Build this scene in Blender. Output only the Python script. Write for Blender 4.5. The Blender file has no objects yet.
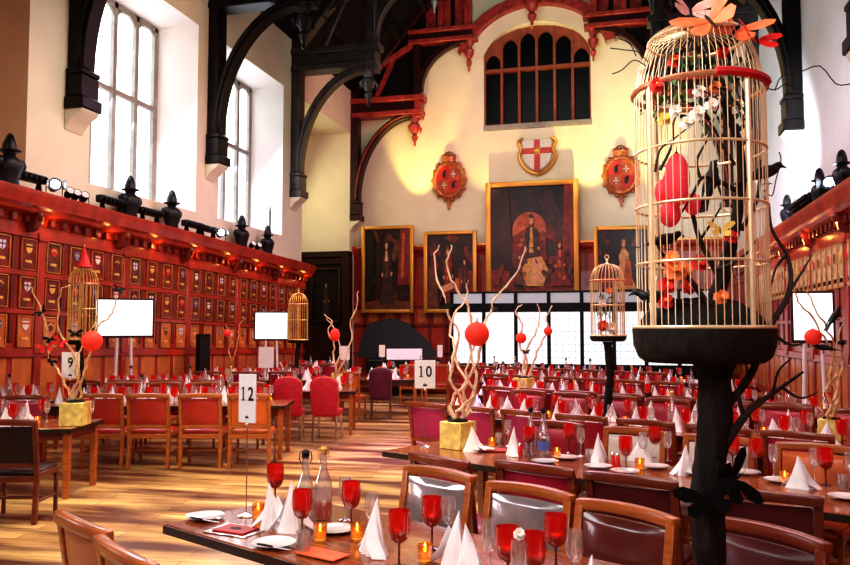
import bpy, bmesh, math, random
from mathutils import Vector, Matrix, Euler
R = math.radians
PI = math.pi
COL = bpy.context.scene.collection
rng = random.Random(7)

# ------------------------------------------------------------------ camera
FPX = 780.0
YAW, PITCH, EYE = R(14.3), R(3.4), 1.8
CAMROT = Euler((R(90) + PITCH, 0, YAW), 'XYZ').to_matrix()
CAMLOC = Vector((0, 0, EYE))
cd = bpy.data.cameras.new('hall_camera'); cam = bpy.data.objects.new('hall_camera', cd); COL.objects.link(cam)
cam.location = CAMLOC; cam.rotation_euler = (R(90) + PITCH, 0, YAW)
cd.sensor_width = 36; cd.lens = FPX / 850 * 36; cd.clip_end = 200; cd.clip_start = 0.05
bpy.context.scene.camera = cam
def ray(px, py): return CAMROT @ Vector(((px - 425) / FPX, (282.5 - py) / FPX, -1))
def onz(px, py, z): d = ray(px, py); return CAMLOC + d * ((z - EYE) / d.z)
def ony(px, py, Y): d = ray(px, py); return CAMLOC + d * (Y / d.y)
def onx(px, py, X): d = ray(px, py); return CAMLOC + d * (X / d.x)
def atd(px, py, dep): return CAMLOC + ray(px, py) * dep
FW = Vector((-math.sin(YAW), math.cos(YAW), 0)); RT = Vector((math.cos(YAW), math.sin(YAW), 0))
def G(s, d, z=0.0): v = FW * d + RT * s; return Vector((v.x, v.y, z))
def screen_x(p):
    v = CAMROT.transposed() @ (Vector(p) - CAMLOC)
    return 425 + FPX * v.x / max(0.01, -v.z)
def screen(p):
    v = CAMROT.transposed() @ (Vector(p) - CAMLOC)
    return 425 + FPX * v.x / max(0.01, -v.z), 282.5 - FPX * v.y / max(0.01, -v.z), -v.z

# ------------------------------------------------------------------ materials
def mat(name, col, rough=0.5, metal=0.0, var=0.15, scale=8.0, bump=0.0, emit=None, estr=0.0, coat=0.0, trans=0.0, sub=0.0, stretch=(1, 1, 1), spec=0.5):
    m = bpy.data.materials.new(name); m.use_nodes = True
    nt = m.node_tree; b = nt.nodes['Principled BSDF']
    b.inputs['Roughness'].default_value = rough; b.inputs['Metallic'].default_value = metal
    b.inputs['Coat Weight'].default_value = coat; b.inputs['Transmission Weight'].default_value = trans
    b.inputs['Specular IOR Level'].default_value = spec
    tc = nt.nodes.new('ShaderNodeTexCoord'); mp = nt.nodes.new('ShaderNodeMapping'); nz = nt.nodes.new('ShaderNodeTexNoise')
    mp.inputs['Scale'].default_value = stretch
    nz.inputs['Scale'].default_value = scale; nz.inputs['Detail'].default_value = 4
    nt.links.new(tc.outputs['Object'], mp.inputs['Vector']); nt.links.new(mp.outputs['Vector'], nz.inputs['Vector'])
    cr = nt.nodes.new('ShaderNodeValToRGB')
    c = Vector(col)
    cr.color_ramp.elements[0].position = 0.3; cr.color_ramp.elements[1].position = 0.7
    cr.color_ramp.elements[0].color = (*[max(0, x * (1 - var)) for x in c], 1)
    cr.color_ramp.elements[1].color = (*[min(1, x * (1 + var)) for x in c], 1)
    nt.links.new(nz.outputs['Fac'], cr.inputs['Fac']); nt.links.new(cr.outputs['Color'], b.inputs['Base Color'])
    if bump:
        bp = nt.nodes.new('ShaderNodeBump'); bp.inputs['Strength'].default_value = bump; bp.inputs['Distance'].default_value = 0.02
        nt.links.new(nz.outputs['Fac'], bp.inputs['Height']); nt.links.new(bp.outputs['Normal'], b.inputs['Normal'])
    if emit:
        b.inputs['Emission Color'].default_value = (*emit, 1); b.inputs['Emission Strength'].default_value = estr
    return m
def emission(name, col, s):
    m = bpy.data.materials.new(name); m.use_nodes = True; nt = m.node_tree
    nt.nodes.remove(nt.nodes['Principled BSDF'])
    e = nt.nodes.new('ShaderNodeEmission'); e.inputs['Strength'].default_value = s
    tc = nt.nodes.new('ShaderNodeTexCoord'); nz = nt.nodes.new('ShaderNodeTexNoise'); nz.inputs['Scale'].default_value = 0.6
    nt.links.new(tc.outputs['Object'], nz.inputs['Vector'])
    mx = nt.nodes.new('ShaderNodeMix'); mx.data_type = 'RGBA'
    mx.inputs[6].default_value = (*[x * .93 for x in col], 1); mx.inputs[7].default_value = (*col, 1)
    nt.links.new(nz.outputs['Fac'], mx.inputs[0]); nt.links.new(mx.outputs[2], e.inputs['Color'])
    nt.links.new(e.outputs[0], nt.nodes['Material Output'].inputs['Surface'])
    return m
def glass(name, tint, gl=0.12, body=None, bodyfac=0.0, rough=0.03):
    """thin-walled glass: tinted transparency, a fresnel sheen and (for coloured glass) some body colour"""
    m = bpy.data.materials.new(name); m.use_nodes = True; nt = m.node_tree
    nt.nodes.remove(nt.nodes['Principled BSDF'])
    tr = nt.nodes.new('ShaderNodeBsdfTransparent'); tr.inputs['Color'].default_value = (*tint, 1)
    gs = nt.nodes.new('ShaderNodeBsdfGlossy'); gs.inputs['Roughness'].default_value = rough
    lw = nt.nodes.new('ShaderNodeLayerWeight'); lw.inputs['Blend'].default_value = 0.35
    ma = nt.nodes.new('ShaderNodeMath'); ma.operation = 'MULTIPLY_ADD'; ma.inputs[1].default_value = 0.6; ma.inputs[2].default_value = gl
    nt.links.new(lw.outputs['Facing'], ma.inputs[0])
    base = tr.outputs[0]
    if body:
        df = nt.nodes.new('ShaderNodeBsdfPrincipled'); df.inputs['Base Color'].default_value = (*body, 1); df.inputs['Roughness'].default_value = 0.15
        tl = nt.nodes.new('ShaderNodeBsdfTranslucent'); tl.inputs['Color'].default_value = (*body, 1)
        a = nt.nodes.new('ShaderNodeMixShader'); a.inputs[0].default_value = 0.5
        nt.links.new(df.outputs[0], a.inputs[1]); nt.links.new(tl.outputs[0], a.inputs[2])
        x = nt.nodes.new('ShaderNodeMixShader'); x.inputs[0].default_value = bodyfac
        nt.links.new(tr.outputs[0], x.inputs[1]); nt.links.new(a.outputs[0], x.inputs[2]); base = x.outputs[0]
    mx = nt.nodes.new('ShaderNodeMixShader')
    nt.links.new(ma.outputs[0], mx.inputs[0]); nt.links.new(base, mx.inputs[1]); nt.links.new(gs.outputs[0], mx.inputs[2])
    nt.links.new(mx.outputs[0], nt.nodes['Material Output'].inputs['Surface'])
    return m

M = dict(
    chair_wood=mat('chair_wood', (.42, .13, .035), .3, var=.25, scale=6, stretch=(1, 1, 8), coat=.3),
    dark_chair_wood=mat('dark_chair_wood', (.16, .035, .02), .3, var=.25, scale=6, coat=.3),
    red_wood=mat('red_wood', (.24, .05, .02), .3, var=.25, scale=6, stretch=(1, 1, 8), coat=.3),
    table_wood=mat('table_wood', (.30, .085, .03), .22, var=.35, scale=5, stretch=(1, 9, 1), coat=.4),
    table_edge=mat('table_edge', (.035, .022, .018), .3, var=.3),
    red_leather=mat('red_leather', (.46, .045, .03), .33, var=.15, scale=5, bump=.05),
    wine_leather=mat('wine_leather', (.38, .02, .05), .32, var=.15, scale=5, bump=.05),
    magenta_leather=mat('magenta_leather', (.42, .03, .14), .33, var=.15, scale=5, bump=.05),
    orange_leather=mat('orange_leather', (.62, .15, .035), .35, var=.15, scale=5, bump=.05),
    dark_leather=mat('dark_leather', (.028, .012, .014), .35, var=.2, scale=5, bump=.05),
    maroon_leather=mat('maroon_leather', (.10, .018, .02), .28, var=.2, scale=5, bump=.05),
    purple_leather=mat('purple_leather', (.12, .015, .06), .4, var=.2, scale=5),
    sheen_leather=mat('sheen_leather', (.30, .25, .26), .20, var=.5, scale=4, coat=1.0, bump=.12, metal=.35),  # silvery reflection put into the mottled grey base colour
    pale_leather=mat('pale_leather', (.7, .6, .55), .3, var=.15, scale=3, coat=.4),
    brown_leather=mat('brown_leather', (.13, .03, .025), .22, var=.3, scale=3, coat=.6, bump=.04),
    tan_leather=mat('tan_leather', (.62, .22, .08), .4, var=.15, scale=3),
    rose_fabric=mat('rose_fabric', (.62, .03, .06), .55, var=.12, scale=14),
    silver=mat('silver', (.75, .72, .7), .2, 1.0, var=.1),
    gold=mat('gold', (.86, .56, .18), .28, .5, var=.2, scale=20),
    gold_leaf=mat('gold_leaf', (.90, .66, .22), .4, .2, var=.3, scale=14, bump=.2),
    gold_paint=mat('gold_paint', (.62, .34, .09), .42, .35, var=.3, scale=14),
    frame_gold=mat('frame_gold', (.66, .34, .08), .38, .55, var=.25, scale=30, bump=.2),
    brass=mat('brass', (.90, .70, .46), .28, .45, var=.15, scale=9),
    rose_gold=mat('rose_gold', (.72, .34, .20), .28, .5, var=.2, scale=9),
    black=mat('black', (.006, .006, .007), .5, var=.3, spec=.2),
    black_gloss=mat('black_gloss', (.005, .005, .006), .4, var=.3, spec=.25),
    dark_metal=mat('dark_metal', (.014, .014, .018), .42, .3, var=.4, scale=12),
    bark=mat('bark', (.012, .0075, .006), .8, var=.8, scale=22, bump=.8, stretch=(1, 1, .35)),
    dark_branch=mat('dark_branch', (.03, .014, .01), .6, var=.4, scale=20),
    moss=mat('moss', (.008, .010, .010), .95, var=.6, scale=30, bump=1.0),
    gold_branch=mat('gold_branch', (.80, .50, .26), .42, .15, var=.35, scale=18, bump=.2),
    ivory_branch=mat('ivory_branch', (.92, .66, .48), .45, .05, var=.25, scale=18, bump=.2),
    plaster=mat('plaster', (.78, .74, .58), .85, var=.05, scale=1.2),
    plaster_shade=mat('plaster_shade', (.62, .42, .26), .85, var=.06, scale=1.2),  # shade of the unlit recess put into the plaster colour
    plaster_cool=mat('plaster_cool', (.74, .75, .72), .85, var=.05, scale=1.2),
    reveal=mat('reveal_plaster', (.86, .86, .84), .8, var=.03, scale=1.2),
    stone=mat('window_stone', (.34, .31, .28), .8, var=.15, scale=6),
    stone_red_lit=mat('red_lit_stone', (.30, .085, .05), .7, var=.2, scale=6),  # red light on the mullions put into the stone colour
    panel=mat('oak_panel', (.36, .042, .022), .34, var=.3, scale=4, stretch=(1, 1, .35), coat=.2),
    panel_dark=mat('oak_panel_dark', (.17, .022, .014), .36, var=.3, scale=4, coat=.2),
    panel_light=mat('oak_panel_light', (.52, .17, .05), .34, var=.2, scale=4, coat=.2),
    timber=mat('black_timber', (.010, .0075, .007), .40, var=.5, scale=5, stretch=(1, 1, .3), spec=.25),
    timber_grey_lit=mat('grey_lit_timber', (.05, .042, .04), .36, var=.4, scale=5),  # grey light on the third truss put into the timber colour
    timber_red_lit=mat('red_lit_timber', (.36, .055, .05), .4, var=.4, scale=5),  # red light near the end wall put into the timber colour
    timber_maroon_lit=mat('maroon_lit_timber', (.035, .008, .008), .4, var=.4, scale=5),  # same timber with a fainter red light in its colour
    roof=mat('roof_boards', (.004, .003, .003), .8, var=.4, scale=3),
    white_card=mat('white_card', (.82, .82, .84), .5, var=.03),
    ink=mat('black_ink', (.01, .01, .01), .6, var=.1),
    linen=mat('white_linen', (.93, .92, .94), .75, var=.05, scale=20, bump=.15),
    china=mat('white_china', (.82, .82, .82), .15, var=.02, coat=.6),
    menu_red=mat('menu_red', (.42, .012, .012), .4, var=.15),
    menu_orange=mat('menu_orange', (.85, .16, .05), .45, var=.1),
    butterfly_red=mat('butterfly_red', (.80, .03, .025), .6, var=.3, scale=25),
    butterfly_orange=mat('butterfly_orange', (.88, .20, .08), .6, var=.35, scale=25),
    butterfly_pink=mat('butterfly_pink', (.82, .42, .36), .6, var=.3, scale=18),
    lantern=mat('lantern_red', (.85, .05, .03), .6, var=.2, scale=9, emit=(.8, .05, .02), estr=.15),
    lantern_pink=mat('lantern_pink', (.80, .05, .09), .6, var=.3, scale=14, emit=(.9, .06, .10), estr=.12),
    leaf=mat('leaf_green', (.06, .20, .04), .5, var=.5, scale=9),
    leaf_dark=mat('leaf_dark', (.012, .045, .02), .5, var=.5, scale=9),
    petal_white=mat('petal_white', (.86, .84, .80), .6, var=.06),
    petal_yellow=mat('petal_yellow', (.86, .60, .12), .6, var=.2),
    petal_red=mat('petal_red', (.75, .03, .03), .6, var=.2),
    petal_orange=mat('petal_orange', (.88, .22, .06), .6, var=.2),
    feather=mat('black_feather', (.010, .010, .012), .5, var=.4, scale=20),
    shield_red=mat('shield_red', (.55, .03, .02), .4, var=.2),
    shield_white=mat('shield_white', (.72, .68, .62), .45, var=.1),
    shield_blue=mat('shield_blue', (.10, .14, .40), .45, var=.2),
    shield_gold=mat('shield_gold', (.75, .48, .12), .4, .2, var=.2),
    shield_black=mat('shield_black', (.02, .02, .02), .45, var=.2),
    plaque=mat('plaque_cream', (.62, .48, .28), .5, var=.3, scale=7),
    canvas=mat('canvas_dark', (.030, .010, .010), .35, var=.6, scale=4),
    canvas_black=mat('canvas_black', (.012, .008, .010), .35, var=.5, scale=4),
    canvas_red=mat('canvas_red', (.20, .022, .012), .4, var=.5, scale=5),
    canvas_orange=mat('canvas_orange', (.46, .10, .03), .4, var=.4, scale=5),
    canvas_brown=mat('canvas_brown', (.14, .04, .02), .4, var=.5, scale=6),
    canvas_skin=mat('canvas_skin', (.62, .30, .17), .4, var=.2),
    canvas_gold=mat('canvas_gold', (.60, .30, .08), .4, var=.4, scale=6),
    canvas_robe=mat('canvas_robe', (.05, .022, .025), .4, var=.5, scale=6),
    panel_black=mat('oak_panel_black', (.030, .007, .006), .4, var=.3, scale=4),
    ribbon=mat('red_ribbon', (.62, .02, .03), .5, var=.2),
    cartouche=mat('cartouche_gilt', (.42, .15, .06), .35, .3, var=.4, scale=14),
    bezel=mat('bezel_dark', (.05, .012, .02), .35, var=.2),
    white_metal=mat('white_metal', (.75, .78, .85), .3, var=.05),
    window_dark=mat('dark_window_glass', (.004, .006, .009), .35, var=.3, spec=.15),
    clear=glass('clear_glass', (.95, .95, .96), .20, body=(.95, .93, .92), bodyfac=.18),
    water=glass('water', (.9, .93, .95), .06),
    red_glass=glass('red_glass', (.95, .08, .06), .06, body=(.85, .025, .02), bodyfac=.5),
    red_glass_deep=glass('red_glass_deep', (.6, .03, .04), .06, body=(.20, .006, .02), bodyfac=.55),
    amber_glass=glass('amber_glass', (1.0, .70, .30), .14, body=(.75, .38, .06), bodyfac=.25),
    blue_label=mat('blue_label', (.12, .18, .50), .4, var=.2),
    rose_wine=glass('rose_wine', (.95, .35, .22), .06, body=(.8, .15, .08), bodyfac=.5),
    pane=emission('daylight_pane', (.90, .96, 1.0), 3.2),
    pane_low=emission('daylight_pane_low', (.86, .93, 1.0), 2.6),
    screen=emission('screen_white', (1.0, .98, .98), 1.3),
    paper=mat('paper_screen', (.62, .66, .66), .7, var=.02, emit=(.93, 1.0, 1.0), estr=.55),
    paper_grey=mat('paper_grey', (.30, .31, .32), .7, var=.05, emit=(.5, .52, .55), estr=.35),
    paper_line=mat('paper_line', (.22, .30, .32), .7, var=.05, emit=(.4, .56, .6), estr=.35),
    lamp=emission('lamp_white', (.82, .88, 1.0), 60.0),
    flame=emission('candle_flame', (1.0, .55, .15), 14.0),
    flame_soft=emission('candle_glow', (1.0, .55, .16), 1.1),
)
def floor_material():
    m = bpy.data.materials.new('parquet_floor'); m.use_nodes = True; nt = m.node_tree; b = nt.nodes['Principled BSDF']
    tc = nt.nodes.new('ShaderNodeTexCoord'); mp = nt.nodes.new('ShaderNodeMapping')
    mp.inputs['Rotation'].default_value = (0, 0, R(-8))
    nt.links.new(tc.outputs['Object'], mp.inputs['Vector'])
    br = nt.nodes.new('ShaderNodeTexBrick'); br.inputs['Scale'].default_value = 1.0
    br.inputs['Color1'].default_value = (.66, .50, .24, 1); br.inputs['Color2'].default_value = (.40, .26, .12, 1); br.inputs['Mortar'].default_value = (.24, .11, .05, 1)
    br.inputs['Brick Width'].default_value = 1.7; br.inputs['Row Height'].default_value = 0.16; br.inputs['Mortar Size'].default_value = 0.006
    nt.links.new(mp.outputs['Vector'], br.inputs['Vector'])
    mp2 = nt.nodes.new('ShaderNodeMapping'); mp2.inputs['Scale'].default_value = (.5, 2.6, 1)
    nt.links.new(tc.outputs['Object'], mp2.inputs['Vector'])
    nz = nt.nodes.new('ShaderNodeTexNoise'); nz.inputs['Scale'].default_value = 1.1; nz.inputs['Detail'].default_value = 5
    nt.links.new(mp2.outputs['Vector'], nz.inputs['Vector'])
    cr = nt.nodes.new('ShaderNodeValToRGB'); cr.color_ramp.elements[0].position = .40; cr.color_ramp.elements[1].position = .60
    cr.color_ramp.elements[0].color = (.26, .15, .20, 1); cr.color_ramp.elements[1].color = (1.35, 1.25, 1.1, 1)  # dark violet and bright streaks: reflected light put into the plank colour
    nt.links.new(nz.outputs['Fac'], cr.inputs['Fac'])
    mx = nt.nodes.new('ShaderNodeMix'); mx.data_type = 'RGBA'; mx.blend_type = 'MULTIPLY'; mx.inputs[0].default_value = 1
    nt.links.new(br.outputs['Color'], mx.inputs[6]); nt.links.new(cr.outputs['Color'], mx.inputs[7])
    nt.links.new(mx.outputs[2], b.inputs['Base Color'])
    b.inputs['Roughness'].default_value = .30; b.inputs['Coat Weight'].default_value = .25; b.inputs['Coat Roughness'].default_value = .15
    return m
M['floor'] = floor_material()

# ------------------------------------------------------------------ mesh building
KIDS = {}
class MB:
    def __init__(s): s.v = []; s.f = []; s.mi = []; s.mats = []; s.cur = 0
    def use(s, m):
        if isinstance(m, str): m = M[m]
        if m not in s.mats: s.mats.append(m)
        s.cur = s.mats.index(m); return s
    def add(s, vs, fs, T=None):
        o = len(s.v)
        s.v += [tuple(T @ Vector(p)) if T is not None else tuple(p) for p in vs]
        for f in fs: s.f.append([o + i for i in f]); s.mi.append(s.cur)
        return s
    def box(s, c, d, rot=None, taper=1.0):
        x, y, z = d[0] / 2, d[1] / 2, d[2] / 2; t = taper
        vs = [(-x, -y, -z), (x, -y, -z), (x, y, -z), (-x, y, -z), (-x * t, -y * t, z), (x * t, -y * t, z), (x * t, y * t, z), (-x * t, y * t, z)]
        T = Matrix.Translation(Vector(c))
        if rot is not None: T = T @ (Euler(rot).to_matrix().to_4x4() if not isinstance(rot, Matrix) else rot.to_4x4())
        return s.add(vs, [(3, 2, 1, 0), (4, 5, 6, 7), (0, 1, 5, 4), (1, 2, 6, 5), (2, 3, 7, 6), (3, 0, 4, 7)], T)
    def bb(s, x0, x1, y0, y1, z0, z1):
        return s.box(((x0 + x1) / 2, (y0 + y1) / 2, (z0 + z1) / 2), (abs(x1 - x0), abs(y1 - y0), abs(z1 - z0)))
    def bar(s, a, b, w, h, up=(0, 0, 1)):
        a = Vector(a); b = Vector(b); d = (b - a); L = d.length; d.normalize(); u = Vector(up)
        if abs(d.dot(u)) > .98: u = Vector((0, 1, 0))
        sx = d.cross(u).normalized(); uz = sx.cross(d).normalized()
        T = Matrix(((sx.x, d.x, uz.x), (sx.y, d.y, uz.y), (sx.z, d.z, uz.z)))
        return s.box((a + b) / 2, (w, L, h), T)
    def sweep(s, pts, w, h, up=(0, 1, 0), cap=True):
        """rectangular section w (along up x dir) by h (along up) swept along pts"""
        pts = [Vector(p) for p in pts]; n = len(pts); vs = []; U = Vector(up)
        for i, p in enumerate(pts):
            d = (pts[min(i + 1, n - 1)] - pts[max(i - 1, 0)]).normalized()
            sd = d.cross(U).normalized(); u = sd.cross(d).normalized()
            ww = w[i] if isinstance(w, (list, tuple)) else w
            for a, b in ((-1, -1), (1, -1), (1, 1), (-1, 1)): vs.append(p + sd * (a * ww / 2) + u * (b * h / 2))
        fs = []
        for i in range(n - 1):
            for k in range(4): fs.append((i * 4 + k, i * 4 + (k + 1) % 4, (i + 1) * 4 + (k + 1) % 4, (i + 1) * 4 + k))
        if cap: fs += [(3, 2, 1, 0), tuple((n - 1) * 4 + k for k in range(4))]
        return s.add(vs, fs)
    def tube(s, pts, rad, n=7, cap=True, closed=False):
        pts = [Vector(p) for p in pts]; k = len(pts)
        rs = rad if isinstance(rad, (list, tuple)) else [rad] * k
        vs = []; prev = None
        for i, p in enumerate(pts):
            if closed: d = pts[(i + 1) % k] - pts[i - 1]
            else: d = pts[min(i + 1, k - 1)] - pts[max(i - 1, 0)]
            d = d.normalized() if d.length > 1e-9 else Vector((0, 0, 1))
            if prev is None:
                a = d.orthogonal().normalized()
            else:
                a = prev - d * prev.dot(d)
                a = a.normalized() if a.length > 1e-6 else d.orthogonal().normalized()
            prev = a; b = d.cross(a)
            for j in range(n):
                t = 2 * PI * j / n; vs.append(p + (a * math.cos(t) + b * math.sin(t)) * rs[i])
        fs = []
        for i in range(k if closed else k - 1):
            for j in range(n): fs.append((i * n + j, i * n + (j + 1) % n, ((i + 1) % k) * n + (j + 1) % n, ((i + 1) % k) * n + j))
        if cap and not closed: fs += [tuple(range(n - 1, -1, -1)), tuple((k - 1) * n + j for j in range(n))]
        return s.add(vs, fs)
    def lathe(s, prof, n=16, c=(0, 0, 0), T=None, caps=False, sx=1.0, sy=1.0, rz=0.0):
        c = Vector(c); vs = []
        for r, z in prof:
            for j in range(n):
                t = 2 * PI * j / n + rz; vs.append(Vector((r * math.cos(t) * sx, r * math.sin(t) * sy, z)) + c)
        fs = []
        for i in range(len(prof) - 1):
            for j in range(n): fs.append((i * n + j, i * n + (j + 1) % n, (i + 1) * n + (j + 1) % n, (i + 1) * n + j))
        if caps: fs += [tuple(range(n - 1, -1, -1)), tuple((len(prof) - 1) * n + j for j in range(n))]
        return s.add(vs, fs, T)
    def ball(s, c, r, n=12, m=8, T=None):
        if not isinstance(r, (tuple, list)): r = (r, r, r)
        vs = [(c[0], c[1], c[2] - r[2])]
        for i in range(1, m):
            a = -PI / 2 + PI * i / m
            for j in range(n):
                t = 2 * PI * j / n; vs.append((c[0] + r[0] * math.cos(a) * math.cos(t), c[1] + r[1] * math.cos(a) * math.sin(t), c[2] + r[2] * math.sin(a)))
        vs.append((c[0], c[1], c[2] + r[2])); L = len(vs) - 1
        fs = [(0, 1 + (j + 1) % n, 1 + j) for j in range(n)]
        for i in range(m - 2):
            for j in range(n): fs.append((1 + i * n + j, 1 + i * n + (j + 1) % n, 1 + (i + 1) * n + (j + 1) % n, 1 + (i + 1) * n + j))
        b = 1 + (m - 2) * n
        fs += [(b + j, b + (j + 1) % n, L) for j in range(n)]
        return s.add(vs, fs, T)
    def poly(s, pts, T=None): return s.add(pts, [tuple(range(len(pts)))], T)
    def prism(s, pts, ext, T=None):
        """pts: planar 3d loop, extruded by vector ext"""
        n = len(pts); e = Vector(ext); vs = [Vector(p) for p in pts] + [Vector(p) + e for p in pts]
        fs = [tuple(range(n - 1, -1, -1)), tuple(range(n, 2 * n))] + [(i, (i + 1) % n, n + (i + 1) % n, n + i) for i in range(n)]
        return s.add(vs, fs, T)
    def grid(s, rows, close=False):
        n = len(rows[0]); vs = [p for r in rows for p in r]; fs = []
        for i in range(len(rows) - 1):
            for j in range(n if close else n - 1): fs.append((i * n + j, i * n + (j + 1) % n, (i + 1) * n + (j + 1) % n, (i + 1) * n + j))
        return s.add(vs, fs)
    def build(s, name, parent=None, loc=None, rz=0.0, bevel=0.0, smooth=40, seg=1, recalc=True):
        me = bpy.data.meshes.new(name); me.from_pydata(s.v, [], s.f); me.update()
        for m in s.mats: me.materials.append(m)
        for p, i in zip(me.polygons, s.mi): p.material_index = i
        if recalc or bevel:
            bm = bmesh.new(); bm.from_mesh(me)
            if recalc: bmesh.ops.recalc_face_normals(bm, faces=bm.faces)
            if bevel:
                es = [e for e in bm.edges if len(e.link_faces) == 2 and e.calc_face_angle(0) > R(35)]
                bmesh.ops.bevel(bm, geom=es, offset=bevel, segments=seg, affect='EDGES', profile=.5, clamp_overlap=True)
            bm.to_mesh(me); bm.free()
        if smooth:
            me.polygons.foreach_set('use_smooth', [True] * len(me.polygons)); me.set_sharp_from_angle(angle=R(smooth))
        o = bpy.data.objects.new(name, me); COL.objects.link(o)
        if parent is not None: adopt(o, parent)
        if loc is not None: o.location = loc
        if rz: o.rotation_euler = (0, 0, rz)
        return o
def adopt(o, parent): o.parent = parent; KIDS.setdefault(parent, []).append(o)
def empty(name, loc=(0, 0, 0), rz=0.0):
    o = bpy.data.objects.new(name, None); COL.objects.link(o); o.location = loc; o.rotation_euler = (0, 0, rz); o.empty_display_size = .1
    return o
def tag(o, label=None, cat=None, group=None, kind=None):
    if label: o['label'] = label
    if cat: o['category'] = cat
    if group: o['group'] = group
    if kind: o['kind'] = kind
    return o
def copy_tree(o, parent=None):
    c = o.copy(); COL.objects.link(c)
    if parent is not None: adopt(c, parent)
    for ch in KIDS.get(o, []): copy_tree(ch, c)
    return c
PROTO = {}
def spawn(key, maker, loc, rz=0.0, scale=1.0, tilt=None):
    """the first call builds the thing, later calls copy it and its parts"""
    if key not in PROTO: o = PROTO[key] = maker()
    else: o = copy_tree(PROTO[key])
    o.location = loc; o.rotation_euler = (tilt[0], tilt[1], rz) if tilt else (0, 0, rz); o.scale = (scale,) * 3
    return o
ORD = ['first', 'second', 'third', 'fourth', 'fifth', 'sixth', 'seventh', 'eighth', 'ninth', 'tenth', 'eleventh', 'twelfth', 'thirteenth', 'fourteenth', 'fifteenth',
       'sixteenth', 'seventeenth', 'eighteenth', 'nineteenth', 'twentieth', 'twenty-first', 'twenty-second', 'twenty-third', 'twenty-fourth', 'twenty-fifth', 'twenty-sixth', 'twenty-seventh', 'twenty-eighth', 'twenty-ninth', 'thirtieth']
QUEUE = {}
def later(o, what, where, cat, group):
    QUEUE.setdefault((what, where, cat, group), []).append(o)
def flush_labels():
    for (what, where, cat, group), os_ in QUEUE.items():
        os_.sort(key=lambda o: screen_x(o.location))
        for i, o in enumerate(os_):
            if len(os_) == 1: tag(o, f'{what} {where}', cat, group)
            else: tag(o, f'{ORD[i]} {what} from the left {where}', cat, group)
def smooth_path(pts, k=4):
    """Catmull-Rom through pts"""
    P = [Vector(p) for p in pts]; out = []
    for i in range(len(P) - 1):
        a, b, c, d = P[max(i - 1, 0)], P[i], P[i + 1], P[min(i + 2, len(P) - 1)]
        for j in range(k):
            t = j / k
            out.append(.5 * ((2 * b) + (-a + c) * t + (2 * a - 5 * b + 4 * c - d) * t * t + (-a + 3 * b - 3 * c + d) * t ** 3))
    out.append(P[-1]); return out
# ------------------------------------------------------------------ the hall
XLU, XLP, XLC = -9.75, -9.55, -9.2       # left: plaster, panelling, ledge lip
XRU, XRP, XRC = 3.55, 3.4, 3.08          # right
YE, XMID, LEDGE = 27.6, -2.95, 3.9
def S(o, label, cat): return tag(o, label, cat, kind='structure')
b = MB().use('floor'); b.poly([(-13, -3, 0), (8, -3, 0), (8, 29, 0), (-13, 29, 0)]); S(b.build('floor', smooth=0), 'polished wooden plank floor with warm and violet reflections painted in', 'floor')

WIN = [(12.55, 16.35), (17.4, 21.15)]
WZ0, WZ1 = 4.55, 9.05
def wall_left():
    b = MB().use('plaster'); x = XLU; T = 19.0
    def q(y0, y1, z0, z1, m='plaster'): b.use(m); b.poly([(x, y0, z0), (x, y1, z0), (x, y1, z1), (x, y0, z1)])
    edges = [(7.6, 10.95)] + WIN + [(22.6, 27.0)]
    y = -3
    for (a, c) in edges:
        q(y, a, 0, T); y = c
    q(y, 29, 0, T)
    for i, (a, c) in enumerate(edges):
        z0 = 0 if i == 3 else WZ0
        if z0: q(a, c, 0, z0)
        q(a, c, WZ1, T)
        # splayed reveal
        xi = -10.75 if i < 3 else -12.4
        a2, c2 = (a + .35, c - .35) if i < 3 else (a, c)
        zt = WZ1 - (.15 if i < 3 else 0)
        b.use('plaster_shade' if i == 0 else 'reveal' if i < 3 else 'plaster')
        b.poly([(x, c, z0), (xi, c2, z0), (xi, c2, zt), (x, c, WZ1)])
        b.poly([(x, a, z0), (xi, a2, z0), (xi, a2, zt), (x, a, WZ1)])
        b.poly([(x, a, WZ1), (x, c, WZ1), (xi, c2, zt), (xi, a2, zt)])
        if z0: b.poly([(x, a, z0), (x, c, z0), (xi, c2, z0), (xi, a2, z0)])
        if i in (0, 3):
            b.poly([(xi, a2, z0), (xi, c2, z0), (xi, c2, zt), (xi, a2, zt)])
    return b.build('wall_left', smooth=0, recalc=False)
S(wall_left(), 'cream plaster upper wall with deep window openings above the panelling', 'wall')

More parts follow.
